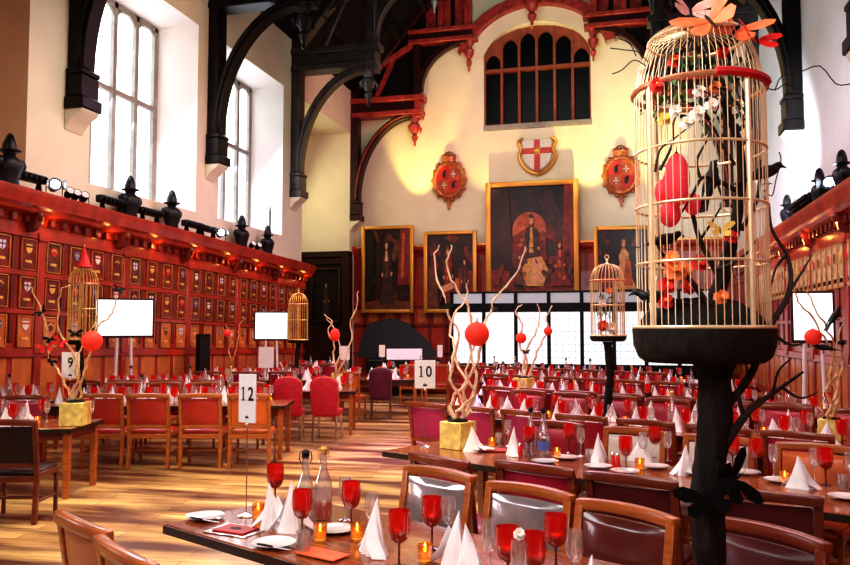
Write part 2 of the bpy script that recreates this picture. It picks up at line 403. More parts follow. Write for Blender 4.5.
def window_left(i, y0, y1):
    x = -10.72; a, c = y0 + .35, y1 - .35; z0, z1 = WZ0, WZ1 - .15
    w = S(empty(f'window_{i}', (x, (y0 + y1) / 2, z0)), f'tall daylit stone mullioned window, {"between the two nearest roof posts" if i == 1 else "beyond the second roof post"}', 'window')
    yc = (y0 + y1) / 2; n = 4; zt = 6.95
    st = (c - a) / n
    f = MB().use('stone')
    for k in range(n + 1): f.bb(-.08, .1, a + k * st - yc - (.065 if 0 < k < n else .11), a + k * st - yc + (.065 if 0 < k < n else .11), 0, z1 - z0)
    f.bb(-.07, .09, a - yc, c - yc, zt - z0 - .06, zt - z0 + .06)
    f.bb(-.08, .1, a - yc, c - yc, -.06, .1); f.bb(-.08, .1, a - yc, c - yc, z1 - z0 - .12, z1 - z0)
    for k in range(n):   # shallow arched heads to each light
        ya, yb = a + k * st - yc + .04, a + (k + 1) * st - yc - .04
        for side in (-1, 1):
            pts = []
            e = ya if side < 0 else yb; mid = (ya + yb) / 2
            for j in range(6):
                t = j / 5; pts.append((.02, e + (mid - e) * (1 - math.cos(t * PI / 2)), z1 - z0 - .42 + .32 * math.sin(t * PI / 2)))
            pts.append((.02, e, z1 - z0 - .05)); f.prism(pts, (.06, 0, 0))
    f.build('window_frame', w, bevel=.012)
    for k in range(n):
        for (za, zb, m) in ((0.08, zt - z0 - .05, 'pane_low'), (zt - z0 + .05, z1 - z0 - .1, 'pane')):
            g = MB().use(m); g.poly([(0, a + k * st - yc, za), (0, a + (k + 1) * st - yc, za), (0, a + (k + 1) * st - yc, zb), (0, a + k * st - yc, zb)])
            g.build('window_pane', w, smooth=0, recalc=False)
for i, (a, c) in enumerate(WIN): window_left(i + 1, a, c)

# end wall with arched gallery opening
GX0, GX1 = ony(484, 100, YE).x, ony(591, 100, YE).x
GZ0, GZS, GZT = 9.15, 11.55, 12.75
def arch_z(x):
    t = (x - (GX0 + GX1) / 2) / ((GX1 - GX0) / 2); return GZS + (GZT - GZS) * math.sqrt(max(0, 1 - t * t * .92))
def wall_back():
    b = MB().use('plaster'); y = YE; T = 19
    def q(x0, x1, z0, z1): b.poly([(x0, y, z0), (x1, y, z0), (x1, y, z1), (x0, y, z1)])
    q(-13, GX0, 0, T); q(GX1, 8, 0, T); q(GX0, GX1, 0, GZ0)
    n = 24
    for k in range(n):
        xa, xb = GX0 + (GX1 - GX0) * k / n, GX0 + (GX1 - GX0) * (k + 1) / n
        b.poly([(xa, y, arch_z(xa)), (xb, y, arch_z(xb)), (xb, y, T), (xa, y, T)])
        b.poly([(xa, y, arch_z(xa)), (xb, y, arch_z(xb)), (xb, y + .5, arch_z(xb)), (xa, y + .5, arch_z(xa))])
    for x in (GX0, GX1): b.poly([(x, y, GZ0), (x, y + .5, GZ0), (x, y + .5, arch_z(x)), (x, y, arch_z(x))])
    b.poly([(GX0, y, GZ0), (GX1, y, GZ0), (GX1, y + .5, GZ0), (GX0, y + .5, GZ0)])
    return b.build('wall_back', smooth=0, recalc=False)
S(wall_back(), 'pale plaster end wall washed with yellow light', 'wall')
b = MB().use('plaster_cool'); b.poly([(XRU, -3, 0), (XRU, 29, 0), (XRU, 29, 19), (XRU, -3, 19)]); S(b.build('wall_right', smooth=0, recalc=False), 'pale blue-white plaster wall above the ledge on the right side', 'wall')
b = MB().use('roof')
b.poly([(-9.8, -3, 10.6), (-9.8, 29, 10.6), (XMID, 29, 18.5), (XMID, -3, 18.5)]); b.poly([(XRU + .05, -3, 10.6), (XRU + .05, 29, 10.6), (XMID, 29, 18.5), (XMID, -3, 18.5)])
for k in range(7):   # purlins
    for sgn in (0, 1):
        t = .14 * (k + 1); X = -9.8 + t * (XMID + 9.8) if not sgn else XRU - t * (XRU - XMID); Z = 10.5 + t * 7.9
        b.bb(X - .1, X + .1, -3, 28, Z - .3, Z)
S(b.build('ceiling', smooth=0, recalc=False), 'dark open timber roof high above the hall', 'ceiling')

# gallery window in the end wall
def gallery_window():
    w = S(empty('window_3', ((GX0 + GX1) / 2, YE + .25, GZ0)), 'arched dark gallery window with six lancet lights, high on the end wall', 'window')
    cx = (GX0 + GX1) / 2; hw = (GX1 - GX0) / 2; n = 6; st = 2 * hw / n
    f = MB().use('stone_red_lit')
    for k in range(n + 1):
        x = -hw + k * st; zt = arch_z(cx + max(-hw + .05, min(hw - .05, x))) - GZ0
        f.bb(x - .05, x + .05, -.14, .10, 0, zt)
    f.bb(-hw, hw, -.16, .1, 1.98, 2.10)
    for k in range(n):      # lancet heads
        xa, xb = -hw + k * st, -hw + (k + 1) * st; xm = (xa + xb) / 2
        top = min(arch_z(cx + xa * .98), arch_z(cx + xb * .98)) - GZ0 - .10; spring = top - .62
        for e in (xa, xb):
            pts = [(e, -.1, spring)]
            for j in range(8):
                t = j / 7; pts.append((e + (xm - e) * (1 - math.cos(t * PI / 2)) * .96 + (xm - e) * .04, -.1, spring + .55 * math.sin(t * PI / 2)))
            tops = arch_z(cx + xm) - GZ0 + .05
            pts += [(xm, -.1, tops), (e, -.1, arch_z(cx + e * .98) - GZ0 + .05)]
            f.prism(pts, (0, .14, 0))
    f.build('window_frame', w, bevel=.015)
    s = MB().use('stone'); s.bb(-hw - .02, hw + .02, -.30, .1, -.2, 0.02); s.build('window_sill', w, bevel=.03)
    for k in range(n):
        g = MB().use('window_dark'); xa, xb = -hw + k * st, -hw + (k + 1) * st
        for (z0, z1) in ((0, 1.97), (1.97, 3.55)): g.poly([(xa, .06, z0), (xb, .06, z0), (xb, .06, z1), (xa, .06, z1)])
        g.build('window_pane', w, smooth=0)
gallery_window()
def arch_band(name, r0, r1, y0, y1, m, label):
    b = MB().use(m); cx = (GX0 + GX1) / 2; hw = (GX1 - GX0) / 2; n = 30; rows = []
    for k in range(n + 1):
        a = PI * (0.07 + .86 * k / n); row = []
        for (r, y) in ((r0, y1), (r0, y0), (r1, y0), (r1, y1)):
            row.append((cx - (hw + r) * math.cos(a) * 1.02, y, GZS - .25 + (GZT - GZS + .3 + r) * math.sin(a)))
        rows.append(row)
    b.grid(rows); return S(b.build(name), label, 'moulding')
arch_band('trim_1', .02, .55, YE - .1, YE, 'plaster', 'white plaster arch band over the gallery window')
arch_band('trim_2', .55, .9, YE - .45, YE, 'timber_red_lit', 'dark curved timber rib outside the white arch')

# ---- left panelling and ledge
PY0, PY1 = -2.0, 22.3
def panelling(name, xp, xc, y0, y1, side, label):
    """side +1: panelling faces +X"""
    root = S(empty(name, (xp, y0, 0)), label, 'panelling'); L = y1 - y0; q = side
    b = MB().use('panel'); b.bb(-.12 * q, 0, 0, L, 0, 3.5); b.build('panel_board', root, smooth=0)
    r = MB().use('panel')
    for z0, z1, d in ((0, .28, .07), (1.20, 1.34, .06), (1.90, 1.98, .035), (2.53, 2.62, .035), (3.17, 3.4, .05)): r.bb(0, d * q, 0, L, z0, z1)
    r.build('panel_rail', root, bevel=.01)
    s = MB().use('panel_dark')
    y = .29
    while y < L:
        s.bb(0, .022 * q, y - .05, y + .05, 1.44, 3.24); y += .58
    s.build('panel_stile', root, bevel=.006)
    p = MB().use('panel_light')
    y = .29 + .58 * 1.0
    while y < L:
        for zz in (.34,): p.bb(0, .018 * q, y + .06 - .58, y - .06, .36, 1.2)
        y += .58
    p.build('lower_panel', root, bevel=.01)
    y = 1.45; k = 0
    while y < L:
        m = MB().use('panel')
        m.bb(0, .05 * q, y - .09, y + .09, .3, 3.25); m.bb(0, .09 * q, y - .13, y + .13, 0, .5); m.bb(0, .08 * q, y - .12, y + .12, 3.14, 3.28); m.bb(0, .08 * q, y - .12, y + .12, 1.25, 1.42)
        m.build('pilaster', root, bevel=.012); y += 2.32; k += 1
    # cornice, profile swept along the wall
    w = abs(xc - xp)
    prof = [(0, 3.36), (.07, 3.40), (.09, 3.50), (.14, 3.53), (w * .72, 3.56), (w * .8, 3.62), (w * .95, 3.66), (w, 3.74), (w + .03, 3.82), (w + .03, LEDGE), (-.22, LEDGE), (-.22, 3.36)]
    c = MB().use('panel'); c.grid([[(x * q, yy, z) for x, z in prof] for yy in (0, L)], close=True)
    c.add([(x * q, L, z) for x, z in prof], [tuple(range(len(prof)))]); c.build('cornice', root, smooth=25)
    d = MB().use('panel_dark'); y = .1
    while y < L:
        d.bb(.05 * q, .16 * q, y - .05, y + .05, 3.40, 3.53); y += .29
    d.build('dentil_course', root, bevel=.006)
    k = 0; y = 1.1
    while y < L:
        m = MB().use('panel_dark'); m.prism([(.08 * q, y - .07, 3.25), (.08 * q, y - .07, 3.56), (w * .85 * q, y - .07, 3.58), (w * .8 * q, y - .07, 3.5), (.2 * q, y - .07, 3.3)], (0, .14, 0))
        m.lathe([(.0, 3.42), (.05, 3.46), (.065, 3.52), (.04, 3.57)], 8, c=(w * .78 * q, y, 0)); m.build('cornice_bracket', root, bevel=.008); y += 2.32
    return root
PANL = panelling('wall_left_panelling', XLP, XLC, PY0, PY1, 1, 'dark red oak panelling with crest panels and projecting cornice under the left windows')
PANR = panelling('wall_right_panelling', XRP, XRC, PY0, YE, -1, 'dark red oak panelling with projecting cornice and gilt plaques on the right')
TILT = math.atan(.0256)
PANL.rotation_euler = (-TILT, 0, 0); PANL.location.z = .465
def ledge_z(y): return .465 + LEDGE - .0256 * (y - PY0)
SHAPE = [(-.5, .5), (.5, .5), (.5, .0), (.42, -.28), (.22, -.48), (0, -.62), (-.22, -.48), (-.42, -.28), (-.5, .0)]
def crest(k, low=False):
    """a framed armorial panel in the Y-Z plane facing +X"""
    m = MB(); w, h = .30, .48
    m.use('panel_light' if low else ['canvas_red', 'panel_dark', 'canvas_brown', 'panel_dark'][k % 4]); m.bb(0, .012, -w / 2, w / 2, -h / 2, h / 2)
    m.use('gold_paint' if k % 3 else 'panel_light')
    t = .022
    m.bb(0, .03, -w / 2 - t, -w / 2, -h / 2 - t, h / 2 + t); m.bb(0, .03, w / 2, w / 2 + t, -h / 2 - t, h / 2 + t)
    m.bb(0, .03, -w / 2, w / 2, h / 2, h / 2 + t); m.bb(0, .03, -w / 2, w / 2, -h / 2 - t, -h / 2)
    a, c = [('shield_white', 'shield_red'), ('shield_blue', 'shield_gold'), ('shield_red', 'shield_gold'), ('shield_gold', 'shield_black'), ('shield_white', 'shield_blue'), ('canvas_brown', 'shield_gold')][k % 6]
    s = .15; zc = .10
    m.use(a); m.prism([(.012, y * s, z * s + zc) for y, z in SHAPE], (.012, 0, 0))
    m.use(c)
    if k % 3 == 0: m.bb(.02, .028, -.075, .075, zc + .015, zc + .045)
    elif k % 3 == 1:
        m.bb(.02, .028, -.012, .012, zc - .08, zc + .07); m.bb(.02, .028, -.07, .07, zc + .0, zc + .028)
    else: m.prism([(.02, -.07, zc + .02), (.02, 0, zc + .065), (.02, .07, zc + .02), (.02, .07, zc - .015), (.02, 0, zc + .03), (.02, -.07, zc - .015)], (.008, 0, 0))
    m.use('shield_gold'); m.bb(.012, .02, -.08, .08, -.14, -.09)
    return m
CP = {}
def place_crest(root, k, y, z, side, low=False):
    key = (k % 12, low)
    if key not in CP: o = CP[key] = crest(k % 12, low).build('crest_panel', root, bevel=.004)
    else:
        o = CP[key].copy(); COL.objects.link(o); adopt(o, root)
    o.location = (.012 * side, y, z)
    o.rotation_euler = (0, 0, 0 if side > 0 else PI)
k = 0
y = .58 * 17.0
while y < PY1 - PY0 - .3:
    for z in (1.62, 2.26, 2.89):
        place_crest(PANL, (k * 5 + int(z * 7)) % 12, y, z, 1, z < 2)
    y += .58; k += 1
# gilt plaques on the right
y = 12.2
pk = 0
while y < 21.5:
    m = MB().use('plaque'); yy = y - PY0
    m.bb(-.035, 0, yy - .11, yy + .11, 2.5, 3.14); m.use('gold_paint'); m.bb(-.05, 0, yy - .135, yy - .11, 2.46, 3.18); m.bb(-.05, 0, yy + .11, yy + .135, 2.46, 3.18)
    m.bb(-.05, 0, yy - .11, yy + .11, 3.14, 3.18); m.bb(-.05, 0, yy - .11, yy + .11, 2.46, 2.5)
    m.use(['shield_red', 'shield_gold', 'canvas_brown'][pk % 3]); m.prism([(-.04, yy + a * .16, 2.95 + c * .16) for a, c in SHAPE], (-.012, 0, 0)); m.build('gilt_plaque', PANR, bevel=.006)
    y += .36; pk += 1

# end wall panelling
EZ = 4.85
def end_panel():
    root = S(empty('wall_back_panelling', (XMID, YE, 0)), 'dark red panelling with a moulded top rail along the foot of the end wall', 'panelling')
    x0, x1 = -12.4 - XMID, XRU - XMID
    b = MB().use('panel'); b.bb(x0, x1, -.1, 0, 0, EZ - .3); b.build('panel_board', root, smooth=0)
    prof = [(0, EZ - .45), (-.13, EZ - .42), (-.16, EZ - .3), (-.26, EZ - .2), (-.3, EZ - .08), (-.3, EZ), (0, EZ)]
    c = MB().use('panel'); c.grid([[(xx, y, z) for y, z in prof] for xx in (x0, x1)]); c.build('cornice', root, smooth=25)
    g = MB().use('frame_gold'); g.bb(x0 + 2.8, x1, -.315, -.29, EZ - .07, EZ - .01); g.build('cornice_fillet', root)
    s = MB().use('panel_dark')
    x = x0
    while x < x1:
        s.bb(x - .05, x + .05, -.13, -.09, 0, EZ - .4); x += .62
    for z in (.9, 1.9, 2.6): s.bb(x0, x1, -.13, -.09, z - .05, z + .05)
    s.build('panel_stile', root, bevel=.008)
    p = MB().use('panel_light'); x = x0 + .31
    while x < x1:
        p.bb(x - .16, x + .16, -.125, -.1, 2.02, 2.5); x += .62
    p.build('small_panel', root, bevel=.01)
end_panel()
b = MB().use('panel_black'); 
b.bb(-12.3, -9.7, 26.75, 26.95, 0, 4.4); b.bb(-12.3, -9.62, 26.55, 26.98, 4.4, 4.62); b.bb(-12.3, -9.66, 26.62, 26.98, 4.15, 4.4)
b.bb(-9.9, -9.62, 26.55, 27.0, 0, 4.4)
S(b.build('trim_3', bevel=.02), 'dark oak screen with heavy cornice in the bay at the far left corner', 'panelling')

# ---- roof trusses
def truss(Y, mt, label, right=True, mr=None, fill=False):
    mr = mr or mt
    root = S(empty('roof_truss', (XMID, Y, 0)), label, 'roof truss')
    th = .42
    def half(xw, q):
        X = lambda d: xw + q * d - XMID
        pm = MB().use(mt)
        pm.bb(X(0), X(.28), -th / 2, th / 2, 5.85, 10.6); pm.bb(X(0), X(.36), -th / 2 - .05, th / 2 + .05, 6.42, 6.52)
        pm.bb(X(0), X(.40), -th / 2 - .07, th / 2 + .07, 5.78, 6.0); pm.bb(X(0), X(.34), -th / 2 - .04, th / 2 + .04, 6.0, 6.42)
        pm.build('wall_post', root, bevel=.02)
        c = MB().use('plaster'); c.prism([(X(0), -.25, 5.78), (X(.38), -.25, 5.78), (X(.32), -.25, 5.70), (X(.16), -.25, 5.60), (X(.07), -.25, 5.48), (X(0), -.25, 5.38)], (0, .5, 0)); c.build('corbel', root, bevel=.02)
        a = MB().use(mt)
        pts = [(X(.20 + 2.15 * (1 - math.cos(t * PI / 2 / 14))), 0, 6.55 + 3.05 * math.sin(t * PI / 2 / 14)) for t in range(15)]
        a.sweep(pts, .21, .34); a.use(mr); a.sweep([(p[0], -.0, p[2]) for p in pts], .07, .46); a.build('arched_brace', root, bevel=.015)
        h = MB().use(mr)
        h.bb(X(0), X(2.75), -.26, .26, 9.62, 9.80); h.use(mt); h.bb(X(0), X(2.6), -.19, .19, 9.80, 10.14); h.use(mr); h.bb(X(0), X(2.82), -.28, .28, 10.14, 10.34)
        h.bb(X(2.45), X(2.72), -.24, .24, 9.5, 10.14); h.build('hammer_beam', root, bevel=.02)
        p = MB().use(mr); prof = [(.0, 8.45), (.05, 8.52), (.03, 8.6), (.10, 8.72), (.13, 8.82), (.07, 8.9), (.12, 8.98), (.2, 9.1), (.22, 9.25), (.12, 9.32), (.16, 9.42), (.2, 9.62)]
        p.lathe(prof, 8, c=(X(2.42), 0, 0)); 
        for q2 in range(4):
            aa = PI / 2 * q2 + PI / 4; p.tube([(X(2.42) + .12 * math.cos(aa), .12 * math.sin(aa), 9.3), (X(2.42) + .27 * math.cos(aa), .27 * math.sin(aa), 9.15), (X(2.42) + .24 * math.cos(aa), .24 * math.sin(aa), 8.98)], [.04, .045, .015], 6)
        p.build('pendant', root)
        hp = MB().use(mt); hp.bb(X(2.38), X(2.66), -.16, .16, 10.34, 12.6); hp.build('hammer_post', root, bevel=.015)
        a2 = MB().use(mt); pts = [(X(2.62 + 1.85 * (1 - math.cos(t * PI / 2 / 12))), 0, 10.5 + 1.75 * math.sin(t * PI / 2 / 12)) for t in range(13)]
        a2.sweep(pts, .2, .28); a2.build('upper_brace', root, bevel=.012)
        s = MB().use(mr); s.bar((X(.15), 0, 11.0), (X(2.4), 0, 12.3), .2, .2, (0, 1, 0)); s.bar((X(.9), 0, 10.3), (X(1.7), 0, 12.0), .16, .16, (0, 1, 0)); s.build('diagonal_strut', root, bevel=.012)
        h2 = MB().use(mr); h2.bb(X(2.2), X(4.75), -.24, .24, 12.22, 12.38); h2.use(mt); h2.bb(X(2.2), X(4.62), -.17, .17, 12.38, 12.6); h2.use(mr); h2.bb(X(2.2), X(4.8), -.25, .25, 12.6, 12.76)
        h2.build('upper_hammer_beam', root, bevel=.02)
        p2 = MB().use(mr); p2.lathe([(r * .85, z + 2.62) for r, z in prof], 8, c=(X(4.45), 0, 0)); p2.build('upper_pendant', root)
        hp2 = MB().use(mr); hp2.bb(X(4.3), X(4.55), -.15, .15, 12.76, 15.2); hp2.bb(X(3.3), X(3.5), -.12, .12, 12.76, 14.4); hp2.build('upper_post', root, bevel=.015)
        if fill:
            sp = MB().use('roof'); sp.prism([(X(0), .18, 10.1), (X(2.5), .18, 10.1), (X(2.5), .18, 10.6), (X(2.75), .18, 11.5), (X(3.4), .18, 12.2), (X(4.5), .18, 12.5), (X(4.5), .18, 17), (X(0), .18, 17)], (0, .06, 0)); sp.build('spandrel_board', root)
            sp = MB().use('timber_red_lit'); 
            for k in range(3): sp.bb(X(2.8 + .55 * k), X(3.2 + .55 * k), .10, .17, 12.8, 13.9)
            sp.build('spandrel_panel', root, bevel=.02)
        rf = MB().use(mt); rf.bar((X(0), 0, 10.4), (X(6.7), 0, 18.2), .3, .4, (0, 1, 0)); rf.build('rafter', root, bevel=.02)
    half(XLU, 1)
    if right: half(XRU, -1)
    c = MB().use(mt); c.bb(-2.6, 2.6, -.18, .18, 15.0, 15.35); c.build('collar_beam', root, bevel=.02)
    return root
TY = [12.1, 17.0, 21.9, 27.25]
truss(TY[0], 'timber', 'black hammerbeam roof truss nearest the camera, above the left window edge')
truss(TY[1], 'timber', 'black hammerbeam roof truss between the two daylit windows')
truss(TY[2], 'timber_grey_lit', 'grey-lit hammerbeam roof truss at the third wall post')
truss(TY[3], 'timber_maroon_lit', 'red-lit hammerbeam roof truss against the end wall', mr='timber_red_lit', fill=True)
# central boss hanging in front of the gallery window
b = MB().use('timber_red_lit'); b.lathe([(.0, 0), (.07, .06), (.04, .14), (.13, .25), (.17, .38), (.09, .5), (.2, .62), (.24, .85), (.24, 1.2)], 8); b.use('gold_paint'); b.lathe([(.0, .0), (.06, -.06), (.0, -.12)], 8)
o = b.build('roof_pendant', loc=(ony(532, 22, 27.0).x, 27.0, ony(532, 26, 27.0).z)); tag(o, 'carved roof pendant hanging before the gallery window head', 'roof pendant', kind='structure')

# ---- pictures
def rect_on(x0, x1, y0, y1, Y):
    a = ony(x0, (y0 + y1) / 2, Y); c = ony(x1, (y0 + y1) / 2, Y); t = ony((x0 + x1) / 2, y0, Y); d = ony((x0 + x1) / 2, y1, Y)
    return a.x, c.x, d.z, t.z
def painting(px, Y, fw, fm, paint, label):
    x0, x1, z0, z1 = rect_on(*px, Y); cx = (x0 + x1) / 2; w, h = x1 - x0, z1 - z0
    root = empty('framed_painting', (cx, Y, z0))
    f = MB().use(fm)
    for (a, c, d, e) in ((-w / 2, -w / 2 + fw, 0, h), (w / 2 - fw, w / 2, 0, h), (-w / 2 + fw, w / 2 - fw, 0, fw), (-w / 2 + fw, w / 2 - fw, h - fw, h)): f.bb(a, c, -.10, .04, d, e)
    f.build('picture_frame', root, bevel=.03, seg=2)
    m = MB(); iw, ih = w - 2 * fw, h - 2 * fw
    cnt = [0]
    def sh(mt, pts):
        cnt[0] += 1; m.use(mt); m.poly([(-iw / 2 + u * iw, .0 - .0012 * cnt[0], fw + v * ih) for u, v in pts])
    paint(sh); m.build('canvas', root, smooth=0, recalc=False)
    tag(root, label, 'painting'); return root
def ell(cx, cy, rx, ry, n=18, a0=0, a1=2 * PI): return [(cx + rx * math.cos(a0 + (a1 - a0) * i / n), cy + ry * math.sin(a0 + (a1 - a0) * i / n)) for i in range(n)]
def figure(sh, x, y, s, robe, trim, skin='canvas_skin', w=1.0):
    sh(robe, [(x - .10 * s * w, y), (x + .12 * s * w, y), (x + .085 * s, y + .30 * s), (x + .10 * s, y + .52 * s), (x + .03 * s, y + .60 * s), (x - .03 * s, y + .60 * s), (x - .09 * s, y + .50 * s), (x - .065 * s, y + .30 * s)])
    sh(trim, [(x - .015 * s, y + .58 * s), (x + .02 * s, y + .58 * s), (x + .03 * s, y + .3 * s), (x - .03 * s, y + .3 * s)])
    sh(skin, ell(x, y + .66 * s, .030 * s, .05 * s)); sh(robe, ell(x, y + .705 * s, .036 * s, .026 * s))
    sh(skin, ell(x + .10 * s, y + .34 * s, .018 * s, .025 * s)); sh(skin, ell(x - .08 * s, y + .33 * s, .018 * s, .025 * s))
def dabs(sh, seed, n, mats, x0=0.03, x1=.97, y0=.03, y1=.97, s=.06):
    rr = random.Random(seed)
    for k in range(n):
        x, y = rr.uniform(x0, x1), rr.uniform(y0, y1); a = rr.uniform(0, PI); r = s * rr.uniform(.4, 1.3); q = r * rr.uniform(.25, .6)
        pts = []
        for i in range(9):
            t = 2 * PI * i / 9; u, v = r * math.cos(t) * rr.uniform(.8, 1.2), q * math.sin(t) * rr.uniform(.8, 1.2)
            pts.append((min(.995, max(.005, x + u * math.cos(a) - v * math.sin(a))), min(.995, max(.005, y + u * math.sin(a) + v * math.cos(a)))))
        sh(mats[k % len(mats)], pts)
FULL = [(0, 0), (1, 0), (1, 1), (0, 1)]
def p_lady(sh):
    sh('canvas', FULL); dabs(sh, 1, 40, ['canvas_black', 'canvas', 'canvas_brown'], s=.12); sh('canvas_red', [(.72, .3), (1, .3), (1, 1), (.78, 1)]); sh('canvas_brown', [(0, 0), (1, 0), (1, .1), (0, .12)]); sh('canvas_orange', [(.80, .4), (.86, .4), (.88, .95), (.83, .95)])
    sh('canvas_black', [(.02, .1), (.2, .1), (.2, .98), (.02, .98)]); figure(sh, .48, .06, 1.12, 'canvas_robe', 'canvas_brown', w=1.5); sh('canvas_skin', [(.44, .6), (.52, .6), (.5, .73), (.46, .73)])
def p_seated(sh):
    sh('canvas', FULL); dabs(sh, 2, 40, ['canvas_black', 'canvas_red', 'canvas'], s=.12); sh('canvas_red', [(.6, 0), (1, 0), (1, .5), (.7, .55)]); sh('canvas_brown', [(0, 0), (.25, 0), (.2, .5), (0, .6)])
    figure(sh, .45, .08, 1.05, 'canvas_red', 'canvas_orange', w=1.8); sh('canvas_skin', [(.3, .30), (.55, .36), (.6, .28), (.34, .22)]); sh('canvas_orange', [(.6, .2), (.72, .2), (.7, .4), (.62, .42)]); figure(sh, .82, .1, .8, 'canvas_robe', 'canvas_brown')
def p_big(sh):
    sh('canvas_black', FULL); dabs(sh, 3, 50, ['canvas', 'canvas_black', 'canvas_robe'], s=.12); dabs(sh, 13, 22, ['canvas_red', 'canvas'], .02, .25, .05, .6, .09); dabs(sh, 14, 18, ['canvas_red', 'canvas'], .72, .97, .15, .7, .09); sh('canvas', [(.0, 0), (.3, 0), (.22, .95), (0, 1)]); sh('canvas_red', [(.86, .2), (1, .2), (1, 1), (.9, 1)]); sh('canvas_red', [(0, 0), (1, 0), (1, .14), (.0, .2)])
    sh('canvas_orange', [(.27, .2), (.68, .2), (.68, .58)] + ell(.475, .58, .205, .17, 14, 0, PI) + [(.27, .58)]); sh('canvas_red', [(.27, .2), (.68, .2), (.68, .5), (.5, .62), (.27, .52)])
    dabs(sh, 5, 26, ['canvas_red', 'canvas_brown', 'canvas_orange'], .3, .66, .22, .66, .05); dabs(sh, 6, 30, ['canvas_red', 'canvas', 'canvas_brown'], .02, .98, .02, .2, .08)
    figure(sh, .50, .10, .86, 'canvas_robe', 'canvas_gold', w=2.2); sh('canvas_gold', [(.40, .04), (.64, .04), (.70, .2), (.62, .32), (.46, .3), (.38, .2)]); sh('canvas_skin', [(.50, .05), (.60, .06), (.63, .26), (.52, .30)])
    dabs(sh, 7, 22, ['canvas_gold', 'canvas_skin', 'canvas_brown'], .42, .66, .06, .30, .03); dabs(sh, 8, 12, ['canvas_robe', 'canvas_black'], .42, .58, .36, .6, .03)
    figure(sh, .84, .04, .58, 'canvas_red', 'canvas_orange', w=2.0); dabs(sh, 9, 16, ['canvas_brown', 'canvas_orange', 'canvas_robe'], .76, .94, .08, .38, .03); figure(sh, .36, .05, .4, 'canvas_brown', 'canvas_red', w=1.6)
def p_gold(sh):
    sh('canvas_black', FULL); dabs(sh, 4, 40, ['canvas', 'canvas_black', 'canvas_brown'], s=.12); sh('canvas_red', [(0, 0), (.3, 0), (.25, .4), (0, .5)]); figure(sh, .52, .04, 1.1, 'canvas_gold', 'canvas_skin', w=1.9); sh('canvas_orange', [(.5, .1), (.7, .1), (.66, .5), (.56, .52)]); sh('canvas_robe', [(.75, 0), (1, 0), (1, .5), (.85, .6)])
def p_dark(sh):
    sh('canvas_black', FULL); figure(sh, .5, .05, 1.0, 'canvas_robe', 'canvas_brown', w=1.6)
painting((362, 414, 226, 313), 27.18, .13, 'frame_gold', p_lady, 'gold framed dark painting of a standing lady in black, first along the end wall')
painting((424, 477, 231, 313), 27.18, .14, 'frame_gold', p_seated, 'gold framed dark painting of a figure in red, between the lady and the largest picture')
painting((486, 579, 181, 296), 27.18, .19, 'frame_gold', p_big, 'largest gold framed painting, a rider-sized figure under a glowing orange arch')
painting((594, 652, 226, 296), 27.18, .14, 'frame_gold', p_gold, 'gold framed painting of a figure in yellow, partly behind the big birdcage')
painting((311, 341, 268, 323), 26.65, .10, 'panel_black', p_dark, 'small dark framed painting in the shadowed corner bay')

# ---- arms on the end wall
def cartouche(px, label):
    p = ony(px[0], px[1], YE - .12); root = empty('heraldic_cartouche', p)
    b = MB().use('cartouche')
    b.tube([(.52 * math.cos(t * PI / 16), 0, .62 * math.sin(t * PI / 16)) for t in range(32)], [.10 + .025 * (t % 4 == 0) for t in range(32)], 8, closed=True)
    for k in range(14):
        a = 2 * PI * k / 14; b.ball((.60 * math.cos(a), 0, .72 * math.sin(a)), (.08, .05, .09), 8, 6)
    b.build('garland_frame', root)
    s = MB(); 
    for i, (mt, u0, u1, v0, v1) in enumerate((('shield_red', -1, 0, 0, 1), ('canvas_orange', 0, 1, 0, 1), ('canvas_orange', -1, 0, -1, 0), ('shield_red', 0, 1, -1, 0))):
        a0 = {(-1, 0): PI / 2, (0, 0): 0, (-1, -1): PI, (0, -1): 1.5 * PI}[(u0, v0)]
        s.use(mt); pts = [(0, -.05, 0)] + [(.44 * math.cos(a0 + t * PI / 16), -.05, .54 * math.sin(a0 + t * PI / 16)) for t in range(9)]; s.prism(pts, (0, .04, 0))
    s.use('shield_black')
    for (x, z) in ((-.17, .2), (.17, -.2)): s.ball((x, -.06, z), (.07, .02, .13), 8, 6); s.ball((x + .05, -.06, z + .13), (.04, .02, .04), 8, 6)
    s.use('shield_white')
    for (x, z) in ((.17, .2), (-.17, -.2)): s.bb(x - .1, x + .1, -.07, -.05, z - .02, z + .02); s.bb(x - .02, x + .02, -.07, -.05, z - .12, z + .12)
    s.build('quartered_shield', root)
    c = MB().use('cartouche'); c.lathe([(.22, .62), (.26, .72), (.24, .8), (.28, .86)], 12, sy=.4)
    for k in (-2, -1, 0, 1, 2): c.ball((k * .11, 0, .93 - abs(k) * .02), .05, 8, 6)
    c.tube([(-.22, 0, .86), (-.1, 0, 1.0), (0, 0, 1.03), (.1, 0, 1.0), (.22, 0, .86)], .03, 6); c.build('crown', root)
    d = MB().use('cartouche'); d.lathe([(.0, -1.12), (.05, -1.08), (.03, -1.0), (.09, -.92), (.05, -.84), (.14, -.74), (.06, -.64)], 10, sy=.5); d.build('pendant_drop', root)
    tag(root, label, 'coat of arms')
cartouche((449, 180), 'oval gilt heraldic cartouche with crown, above the painting of the figure in red')
cartouche((621, 175), 'oval gilt heraldic cartouche with crown, beside the big birdcage')
p = ony(537, 154, YE - .1); root = empty('coat_of_arms', p)
s = MB().use('shield_white'); sc = 1.05; s.prism([(x * sc, 0, z * sc) for x, z in SHAPE], (0, .06, 0)); s.build('shield', root, bevel=.02)
s = MB().use('shield_red'); s.bb(-.10, .10, -.03, .0, -.60, .52); s.bb(-.52, .52, -.028, .0, .02, .22); s.build('red_cross', root, bevel=.01)
s = MB().use('shield_gold'); s.ball((0, -.04, .12), (.11, .03, .09), 10, 6); s.ball((.11, -.04, .2), (.05, .03, .05), 8, 6)
